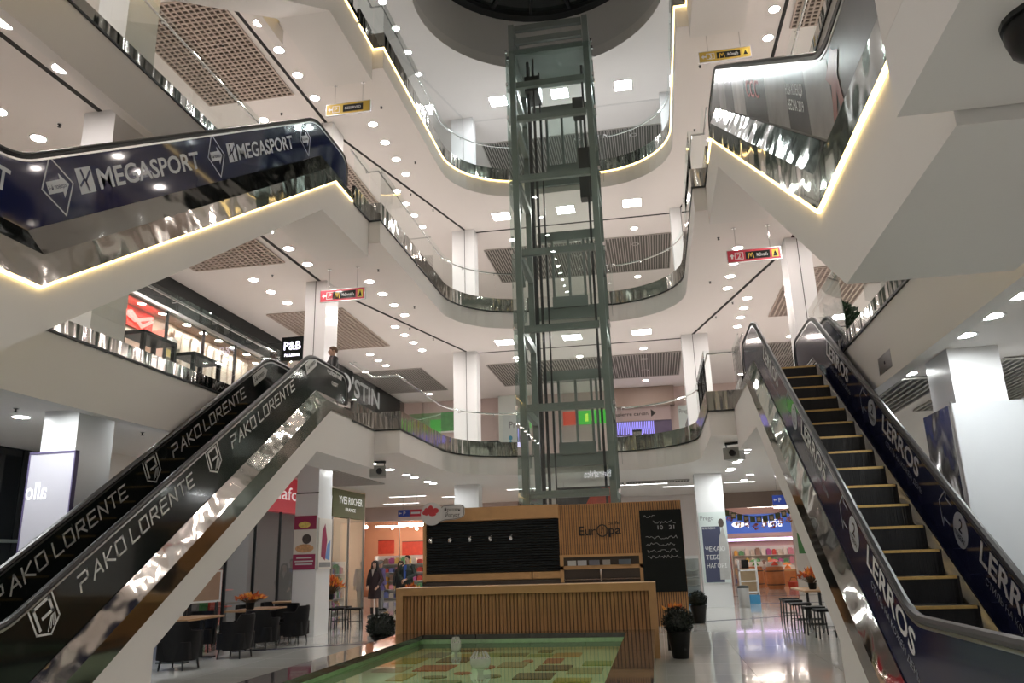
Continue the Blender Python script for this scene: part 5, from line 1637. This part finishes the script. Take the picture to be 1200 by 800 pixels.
MB().box(-1.3, 1.15, -.08, 0, 0, .64).build('board', mat('mauve', (.44, .34, .33), .6, noise=(2, .05)), pc)
lettering('pierre cardin', (-1.2, -.086, .25), (1, 0, 0), (0, 0, 1), .17, INKB, pc, 1.35)
MB().poly([(.28, -.086, .15), (.28, -.086, .5), (.5, -.086, .33)]).build('arrow', INKB, pc, fix=False)
pw = thing('lilac_shop_window', 'lilac glowing shop window with fringe under the mauve board', 'shop window', (-.1, 35.5, 6.6))
MB().box(-1.3, 1.15, -.06, 0, 0, .88).build('pane', mat('lilac_dark', (.12, .09, .15), .3, noise=(3, .2)), pw)
MB().box(-1.3, 1.15, -.14, -.06, 0, .22).build('lit_band', mat('lilac_lit', (.8, .75, 1), .4, emit=(.7, .6, 1), strength=1.6, noise=(3, .05)), pw)
for k in range(22):
    MB().box(-1.25 + k * .075, -1.21 + k * .075, -.09, -.06, .25 + .1 * R.random(), .86).build('fringe', mat('fringe_blue', (.3, .28, .75), .4, emit=(.35, .3, 1), strength=.9, noise=(3, .1)), pw)
o = plain('prego_board', MB().box(-.28, .28, -.03, .03, 0, 1.6), PALEP, 'small Prego poster beside the rear right column', 'poster', loc=(1.66, 35.55, 6.5))
lettering('Prego', (-.24, -.036, 1.25), (1, 0, 0), (0, 0, 1), .2, MATS['grey_ink'], o, .48)
MB().poly([(.0, -.036, .1), (.2, -.036, .1), (.22, -.036, .7), (.1, -.036, 1.0), (-.02, -.036, .7)]).build('printed_figure', GREYD, o, fix=False)
bn = thing('steel_bin', 'small steel litter bin behind the rear right railing', 'bin', (-.35, 25.1, Z2))
MB().box(-.14, .14, -.12, .12, 0, .62).build('body', STEELV, bn)
MB().box(-.15, .15, -.13, .13, .62, .68).build('lid', DARKMET, bn)
# storey 3: dark armchair backs behind the rear left railing
armchair((-4.7, 25.5, 2 * H), 0, 'dark low chair behind the third-storey railing left of the lift', 'third-storey chairs')
armchair((-3.95, 25.4, 2 * H), 0, 'dark low chair next to the lift on the third storey', 'third-storey chairs')

# illuminated sign on the wall behind the photographer, mirrored in the lift glass
bs = thing('bershka_sign', 'lit Bershka sign on the wall behind the viewer, mirrored in the lift glass', 'sign', (-3.55, -9.95, 6.95))
MB().box(-1.1, 1.1, -.04, 0, -.35, .55).build('board', BLKP, bs)
lettering('Bershka', (.9, .02, -.15), (-1, 0, 0), (0, 0, 1), .52, mat('bershka_glow', (1, 1, 1), .4, emit=(.9, .9, 1), strength=7, noise=(3, .01)), bs, 1.8)

# ------------------------------------------------------------------ boards and posters on the columns
al = thing('light_board', 'bright white board with a painted reflection of allo lettering on the near left column', 'board', (-8.58, 10.2, .2))
MB().box(-.36, .36, -.07, 0, 0, 3.1).build('sheet', mat('board_lilac_white', (.55, .54, .60), .12, emit=(.9, .88, 1), strength=.04, noise=(2, .02), coat=.4), al)
for q in ((-.38, -.36, 0, 3.12), (.36, .38, 0, 3.12), (-.38, .38, 3.1, 3.13)): MB().box(q[0], q[1], -.08, .0, q[2], q[3]).build('frame', mat('board_frame', (.12, .1, .2), .4, noise=(3, .05)), al)
lettering('allo', (-.02, -.076, 2.45), (-1, 0, 0), (0, 0, 1), .26, mat('board_painted_reflection', (.95, .95, .95), .3, emit=(1, 1, 1), strength=.6, noise=(3, .01)), al, .34)  # reflection of a sign opposite, put in as glowing mirrored letters
rb = thing('white_cover_board', 'large blank white board covering the near right column', 'board', (3.99, 10.1, .05))
MB().box(-.39, .41, -.03, 0, 0, 3.22).build('sheet', mat('cover_white', (.52, .54, .56), .25, noise=(1.5, .03), bump=(3, .08, (1, 1, 1))), rb)
for q in ((-.4, -.385), (.405, .42)): MB().box(q[0], q[1], -.04, 0, 0, 3.24).build('edge_trim', BRUSH, rb)
FOIL = mat('silver_foil', (.62, .61, .63), .16, .9, bump=(2.2, .7, (1, 1, 1)))
MB().box(-.42, -.40, .0, .92, 0, 3.2).build('foil_side', FOIL, rb)
ps = thing('pizza_poster', 'tall poster with a pizza and crimson bands on the left column', 'poster', (-8.49, 18.685, 1.54))
MB().box(-.29, .29, -.03, 0, 0, 1.28).build('sheet', mat('poster_cream', (.78, .74, .68), .35, noise=(2, .03)), ps)
CRIM = mat('crimson', (.32, .02, .08), .4, noise=(4, .15))
for a, b in ((.0, .36), (.95, 1.28)): MB().poly([(-.29, -.034, a), (.29, -.034, a), (.29, -.034, b), (-.29, -.034, b)]).build('crimson_band', CRIM, ps, fix=False)
MB().poly([(.24 * math.cos(2 * math.pi * k / 20), -.036, .5 + .1 * math.sin(2 * math.pi * k / 20)) for k in range(20)]).build('pizza_print', mat('pizza', (.62, .34, .16), .5, noise=(18, .6)), ps, fix=False)
MB().poly([(.05 + .12 * math.cos(2 * math.pi * k / 12), -.036, .72 + .12 * math.sin(2 * math.pi * k / 12)) for k in range(12)]).build('dark_bowl_print', mat('bowl_print', (.08, .06, .05), .5, noise=(18, .6)), ps, fix=False)
MB().poly([(-.02 + .16 * math.cos(2 * math.pi * k / 12), -.038, 1.06 + .08 * math.sin(2 * math.pi * k / 12)) for k in range(12)]).build('cake_print', mat('cake_print', (.75, .6, .15), .5, noise=(18, .5)), ps, fix=False)
mb = MB()
for z, w in ((.26, .2), (.18, .24), (.11, .22)):
    mb.poly([(-w, -.036, z), (w, -.036, z), (w, -.036, z + .03), (-w, -.036, z + .03)])
mb.build('caption_lines', INKW, ps, fix=False)
ps2 = thing('cartoon_poster', 'narrow colourful poster on the aisle side of the left column', 'poster', (-8.185, 19.13, 1.54))
MB().box(0, .03, -.4, .4, 0, 1.22).build('sheet', MATS['poster_cream'], ps2)
MB().poly([(.034, -.25, .3), (.034, .0, .2), (.034, .1, .7), (.034, -.05, 1.1), (.034, -.2, .9)]).build('red_print', CRIM, ps2, fix=False)
MB().poly([(.034, .0, .25), (.034, .28, .2), (.034, .3, .7), (.034, .12, .6)]).build('blue_print', mat('print_blue', (.15, .3, .6), .5, noise=(9, .3)), ps2, fix=False)
MB().poly([(.034, -.35, .05), (.034, .35, .05), (.034, .35, .16), (.034, -.35, .16)]).build('caption_band', GREYD, ps2, fix=False)
lc = thing('column_cladding_box', 'white glossy cladding around the lower part of the left poster column', 'cladding', (-8.49, 19.13, 0))
for q in ((-.30, .30, -.43, -.412), ): MB().box(q[0], q[1], q[2], q[3], 0, 3.36).build('front_sheet', COLW, lc)
MB().box(.292, .30, -.41, .42, 0, 3.36).build('side_sheet', COLW, lc)
MB().box(-.30, .30, -.43, -.412, 3.36, 3.39).build('top_trim', DARKMET, lc)
pg = thing('large_poster', 'large Prego poster with a woman and Cyrillic slogan on the rear right column', 'poster', (1.83, 26.88, .74))
MB().box(-.43, .43, -.03, 0, 0, 2.2).build('sheet', PALEP, pg)
MB().poly([(-.36, -.034, .02), (.22, -.034, .02), (.22, -.034, 1.75), (-.36, -.034, 1.75)]).build('navy_field', mat('poster_navy', (.06, .07, .13), .4, noise=(3, .1)), pg, fix=False)
lettering('Prego', (-.38, -.036, 1.95), (1, 0, 0), (0, 0, 1), .15, MATS['grey_ink'], pg, .42)
for k, sx in enumerate(('ЧЕКАЮ', 'ТЕБЕ', 'НАГОРІ')):
    lettering(sx, (-.30, -.038, .98 - .26 * k), (1, 0, 0), (0, 0, 1), .14, INKW, pg, (.62, .42, .62)[k])
lettering('МАГАЗИН', (-.34, -.038, 1.66), (1, 0, 0), (0, 0, 1), .07, INKW, pg, .4)
MB().poly([(.08, -.037, .1), (.40, -.037, .1), (.42, -.037, 1.1), (.36, -.037, 1.45), (.30, -.037, 1.75), (.18, -.037, 1.45), (.10, -.037, 1.0)]).build('printed_coat', mat('print_coat', (.45, .45, .44), .5, noise=(5, .2)), pg, fix=False)
MB().poly([(.26 + .09 * math.cos(2 * math.pi * k / 12), -.039, 1.85 + .14 * math.sin(2 * math.pi * k / 12)) for k in range(12)]).build('printed_hair', mat('print_hair', (.08, .06, .05), .5, noise=(5, .2)), pg, fix=False)
tb = thing('litter_bin', 'steel litter bin at the foot of the rear right column', 'bin', (2.55, 26.6, 0))
MB().lathe([(.17, 0), (.17, .55), (.18, .58)], 16).build('body', BRUSH, tb, smooth=True)
MB().lathe([(.185, .58), (.17, .64), (.05, .66)], 16).build('lid', DARKMET, tb, smooth=True)
# green tree on the second storey at the right
tr = thing('potted_tree', 'dark green potted tree behind the second-storey railing on the right', 'potted plant', (3.85, 15.6, Z2))
MB().lathe([(.16, 0), (.22, .35), (.2, .36)], 14).build('pot', POTB, tr, smooth=True)
MB().tube([(0, 0, .3), (.02, .01, 1.0)], .03, 6).build('trunk', STEMM, tr)
mb = MB(); leaves(mb, (0, 0, .95), .34, .36, .5, 900, .13, R, .1)
mb.build('foliage', mat('tree_green', (.02, .05, .025), .5, noise=(7, .5)), tr, fix=False)['kind'] = 'stuff'
# ================================================================== people
SKIN = mat('skin', (.55, .34, .25), .55, noise=(9, .06))
def skin_body(name, chain, parent, m):
    """one continuous figure: joints joined by edges, grown with a Skin modifier"""
    bm = bmesh.new()
    lay = bm.verts.layers.skin.verify()
    vs = {}
    for k, (p, r) in chain['v'].items():
        v = bm.verts.new(p)
        v[lay].radius = r if isinstance(r, tuple) else (r, r)
        v[lay].use_root = (k == 'pelvis')
        vs[k] = v
    for a, b in chain['e']:
        bm.edges.new((vs[a], vs[b]))
    me = bpy.data.meshes.new(name)
    bm.to_mesh(me); bm.free()
    me.materials.append(m)
    o = link(name, me, parent)
    sk = o.modifiers.new('skin', 'SKIN'); sk.use_smooth_shade = True; sk.branch_smoothing = .4
    sub = o.modifiers.new('smooth', 'SUBSURF'); sub.levels = 1; sub.render_levels = 2
    return o

def loft(name, rings, m, parent, n=20, close=True):
    """rings: (x, y, z, rx, ry)"""
    mb = MB()
    rows = [[(x + rx * math.cos(2 * math.pi * k / n), y + ry * math.sin(2 * math.pi * k / n), z) for k in range(n)] for x, y, z, rx, ry in rings]
    for a, b in zip(rows[:-1], rows[1:]): mb.band(a, b, True)
    if close:
        mb.poly(rows[0][::-1]); mb.poly(rows[-1])
    return mb.build(name, m, parent, smooth=True)

def person(label, loc, rz, h, arms, cloth, female=False):
    """faces local -Y; h = height; arms: {side: (elbow, wrist)} relative to h=1.75"""
    t = thing('person', label, 'person', loc, rz)
    t.scale = (h / 1.75,) * 3
    sw = .17 if female else .20
    V = {'pelvis': ((0, 0, .95), (.13, .10)), 'waist': ((0, 0, 1.10), (.125, .09)), 'chest': ((0, .0, 1.30), (.15, .10)), 'collar': ((0, .01, 1.43), (.09, .07)), 'neck': ((0, .01, 1.50), .05), 'skull0': ((0, -.01, 1.58), (.072, .085)), 'skull1': ((0, -.01, 1.66), (.078, .095)), 'skull2': ((0, 0, 1.71), (.05, .06))}
    E = [('pelvis', 'waist'), ('waist', 'chest'), ('chest', 'collar'), ('collar', 'neck'), ('neck', 'skull0'), ('skull0', 'skull1'), ('skull1', 'skull2')]
    for s, x in (('l', 1), ('r', -1)):
        V['hip' + s] = ((x * .09, 0, .88), .085)
        V['knee' + s] = ((x * .10, -.01, .48), .055)
        V['ank' + s] = ((x * .10, .01, .09), .036)
        V['toe' + s] = ((x * .11, -.14, .035), .032)
        E += [('pelvis', 'hip' + s), ('hip' + s, 'knee' + s), ('knee' + s, 'ank' + s), ('ank' + s, 'toe' + s)]
        el, wr = arms[s]
        V['sh' + s] = ((x * sw, .0, 1.41), .055)
        V['el' + s] = (el, .040)
        V['wr' + s] = (wr, .027)
        d = (Vector(wr) - Vector(el)).normalized()
        palm = Vector(wr) + d * .06
        V['palm' + s] = (tuple(palm), (.034, .02))
        E += [('collar', 'sh' + s), ('sh' + s, 'el' + s), ('el' + s, 'wr' + s), ('wr' + s, 'palm' + s)]
        side = d.cross(Vector((0, -1, 0))).normalized() if abs(d.y) < .9 else Vector((1, 0, 0))
        for k, (off, L) in enumerate(((-.027, .07), (-.009, .082), (.009, .078), (.027, .06))):
            a = palm + side * off + d * .03
            b = a + d * L * .5 + Vector((0, -.006, 0)); c = b + d * L * .4 + Vector((0, -.02, 0))
            V['f%s%d' % (s, k)] = (tuple(a), .0095); V['g%s%d' % (s, k)] = (tuple(b), .009); V['h%s%d' % (s, k)] = (tuple(c), .008)
            E += [('palm' + s, 'f%s%d' % (s, k)), ('f%s%d' % (s, k), 'g%s%d' % (s, k)), ('g%s%d' % (s, k), 'h%s%d' % (s, k))]
        th = Vector(wr) + d * .03 - side * .035 * x
        V['t' + s] = (tuple(th), .011); V['u' + s] = (tuple(th + d * .04 - side * .012 * x), .009)
        E += [('wr' + s, 't' + s), ('t' + s, 'u' + s)]
    skin_body('body', {'v': V, 'e': E}, t, SKIN)
    # face
    EYE = mat('eye_dark', (.03, .02, .02), .3, noise=(5, .1)); LIP = mat('lips', (.45, .16, .14), .5, noise=(5, .1))
    for x in (-.033, .033):
        MB().lathe([(.001, -.011), (.011, -.005), (.011, .005), (.001, .011)], 8, (x, -.093, 1.645)).build('eye', EYE, t)
        MB().lathe([(.004, -.03), (.016, -.02), (.018, .02), (.006, .03)], 8, (x * 2.55, .0, 1.63), .5, 1).build('ear', SKIN, t, smooth=True)
    MB().poly([(-.014, -.094, 1.60), (.014, -.094, 1.60), (0, -.122, 1.604)]).poly([(-.014, -.094, 1.60), (0, -.122, 1.604), (0, -.098, 1.65)]).poly([(.014, -.094, 1.60), (0, -.098, 1.65), (0, -.122, 1.604)]).build('nose', SKIN, t)
    MB().box(-.022, .022, -.099, -.085, 1.567, 1.579).build('mouth', LIP, t)
    cloth(t, V)
    return t

def sleeve(t, V, s, m, r0=.075, r1=.05):
    return MB().tube([V['collar'][0][:0] or (V['sh' + s][0][0] * .75, .0, 1.42), V['sh' + s][0], V['el' + s][0], tuple(Vector(V['el' + s][0]).lerp(Vector(V['wr' + s][0]), .96))], [r0 * .9, r0, (r0 + r1) / 2, r1], 12).build('sleeve', m, t, smooth=True)
def shoes(t, m, heel=.0):
    for x in (.10, -.10):
        mb = MB()
        mb.prism([(.06, 0), (-.17, 0), (-.2, .03), (-.12, .075), (.0, .11), (.06, .10)], 'x', x - .042, x + .042)
        mb.build('shoe', m, t)
def hair_long(t, m):
    mb = MB()
    rows = []
    for z, rx, ry, y in ((1.755, .02, .02, .01), (1.74, .07, .08, .012), (1.70, .098, .108, .018), (1.64, .105, .095, .045), (1.55, .105, .075, .06), (1.42, .12, .06, .075), (1.34, .10, .045, .08)):
        rows.append([(rx * math.cos(2 * math.pi * k / 18), y + ry * math.sin(2 * math.pi * k / 18) * (1 if z > 1.66 else .9), z) for k in range(18)])
    for a, b in zip(rows[:-1], rows[1:]): mb.band(a, b, True)
    mb.poly(rows[0]); mb.poly(rows[-1][::-1])
    mb.build('hair', m, t, smooth=True)
    for x in (-.085, .085):
        MB().tube([(x, -.03, 1.70), (x * 1.15, -.02, 1.58), (x * 1.2, -.06, 1.42), (x, -.09, 1.32)], [.025, .035, .035, .01], 8).build('hair_strand', m, t, smooth=True)
def hair_short(t, m):
    loft('hair', [(0, .03, 1.62, .083, .085), (0, .025, 1.68, .088, .10), (0, .012, 1.73, .078, .09), (0, .01, 1.76, .04, .05)], m, t, 16)

BURG = mat('burgundy_coat', (.022, .010, .012), .8, noise=(6, .2))
SCARF = mat('pale_scarf', (.45, .38, .33), .8, noise=(14, .3))
HAIRD = mat('dark_hair', (.012, .009, .008), .5, noise=(20, .3)); HAIRB = mat('brown_hair', (.06, .035, .02), .5, noise=(20, .3)); HAIRL = mat('light_brown_hair', (.16, .09, .05), .5, noise=(20, .3))
BOOT = mat('black_shoe', (.012, .012, .012), .35, noise=(5, .1))
GRNJ = mat('dark_green_jacket', (.018, .026, .022), .6, noise=(6, .2)); BLUSH = mat('blue_shirt', (.03, .08, .32), .7, noise=(6, .1)); TROU = mat('dark_trousers', (.015, .016, .02), .8, noise=(6, .15))
BLKJ = mat('black_jacket', (.012, .012, .013), .5, noise=(6, .2))
STOCK = mat('stocking', (.30, .17, .12), .5, noise=(6, .05))
def woman_clothes(t, V):
    loft('coat', [(0, .0, .56, .235, .165), (0, 0, .60, .235, .165), (0, 0, .80, .215, .155), (0, 0, 1.02, .175, .13), (0, .0, 1.2, .185, .135), (0, .0, 1.36, .205, .125), (0, .01, 1.44, .13, .095), (0, .01, 1.48, .07, .065)], BURG, t)
    for s in ('l', 'r'): sleeve(t, V, s, BURG, .07, .055)
    MB().poly([(-.06, -.105, 1.475), (.06, -.105, 1.475), (0, -.145, 1.24)]).poly([(-.06, -.105, 1.475), (0, -.145, 1.24), (-.02, -.12, 1.30)]).build('scarf', SCARF, t)
    shoes(t, BOOT)
    for x in (.10, -.10): MB().tube([(x, .01, .08), (x, .0, .3)], [.05, .056], 10).build('boot_shaft', BOOT, t, smooth=True)
    hair_long(t, HAIRD)
def man_clothes(t, V):
    loft('jacket', [(0, 0, .84, .20, .15), (0, 0, .9, .20, .15), (0, 0, 1.1, .195, .145), (0, 0, 1.3, .225, .145), (0, .01, 1.42, .17, .11), (0, .01, 1.48, .08, .075)], GRNJ, t)
    MB().poly([(-.055, -.128, 1.46), (.055, -.128, 1.46), (.045, -.158, 1.2), (.03, -.158, .95), (-.03, -.158, .95), (-.045, -.158, 1.2)]).build('shirt_front', BLUSH, t)
    for s in ('l', 'r'): sleeve(t, V, s, GRNJ, .08, .06)
    for s, x in (('l', .10), ('r', -.10)):
        MB().tube([(x * .95, 0, .92), (x, 0, .48), (x, .01, .06)], [.105, .085, .075], 12).build('trouser_leg', TROU, t, smooth=True)
    shoes(t, BOOT); hair_short(t, HAIRD)
def dark_clothes(t, V):
    loft('jacket', [(0, 0, .82, .20, .15), (0, 0, 1.1, .195, .145), (0, 0, 1.3, .22, .145), (0, .01, 1.42, .17, .11), (0, .01, 1.52, .085, .08)], BLKJ, t)
    for s in ('l', 'r'): sleeve(t, V, s, BLKJ, .08, .06)
    for x in (.10, -.10):
        MB().tube([(x * .95, 0, .92), (x, 0, .48), (x, .01, .06)], [.105, .085, .075], 12).build('trouser_leg', TROU, t, smooth=True)
    shoes(t, BOOT); hair_short(t, HAIRL)
def companion_clothes(t, V):
    dark = BLKJ
    loft('coat', [(0, 0, .5, .20, .15), (0, 0, .8, .2, .15), (0, 0, 1.1, .18, .14), (0, 0, 1.34, .2, .13), (0, .01, 1.43, .14, .1), (0, .01, 1.48, .07, .065)], dark, t)
    for s in ('l', 'r'): sleeve(t, V, s, dark, .07, .055)
    for x in (.10, -.10): MB().tube([(x, 0, .6), (x, .01, .06)], [.075, .065], 12).build('trouser_leg', TROU, t, smooth=True)
    shoes(t, BOOT); hair_long(t, HAIRB)
def mauve_clothes(t, V):
    PUR = mat('purple_puffer', (.16, .12, .30), .6, noise=(6, .2))
    loft('coat', [(0, 0, .7, .22, .17), (0, 0, 1.0, .21, .16), (0, 0, 1.3, .22, .16), (0, .01, 1.43, .15, .11), (0, .01, 1.5, .08, .075)], PUR, t)
    for s in ('l', 'r'): sleeve(t, V, s, PUR, .085, .065)
    for x in (.10, -.10): MB().tube([(x, 0, .8), (x, .01, .06)], [.085, .07], 12).build('trouser_leg', GREYD, t, smooth=True)
    shoes(t, BOOT); hair_short(t, mat('grey_hat', (.25, .24, .24), .8, noise=(12, .1)))
POCK = {'l': ((.27, .03, 1.14), (.20, -.10, .96)), 'r': ((-.27, .03, 1.14), (-.20, -.10, .96))}
FRNT = {'l': ((.27, .0, 1.16), (.10, -.22, 1.04)), 'r': ((-.27, .0, 1.16), (-.06, -.22, .98))}
RELX = {'l': ((.25, .01, 1.14), (.25, -.05, .89)), 'r': ((-.25, .01, 1.14), (-.25, -.05, .89))}
RAIL = {'l': ((.27, -.05, 1.18), (.20, -.26, 1.08)), 'r': ((-.25, .01, 1.14), (-.22, -.15, .95))}
person('woman in a dark burgundy knee-length coat standing in the left aisle', (-9.05, 25.3, 0), -.25, 1.74, POCK, woman_clothes, True)
person('man in a dark green jacket and blue shirt behind the counter end', (-8.5, 27.0, 0), -.2, 1.88, FRNT, man_clothes)
person('person in a long dark coat half hidden behind the man in green', (-8.95, 27.7, 0), -.1, 1.72, RELX, companion_clothes, True)
person('person in a mauve jacket seen beside the cosmetics shelves', (-10.15, 29.0, 0), 2.4, 1.74, RELX, mauve_clothes)
person('person in black at the top of the lower left escalator', (-7.12, 16.75, 4.8), -.9, 1.74, RAIL, dark_clothes)
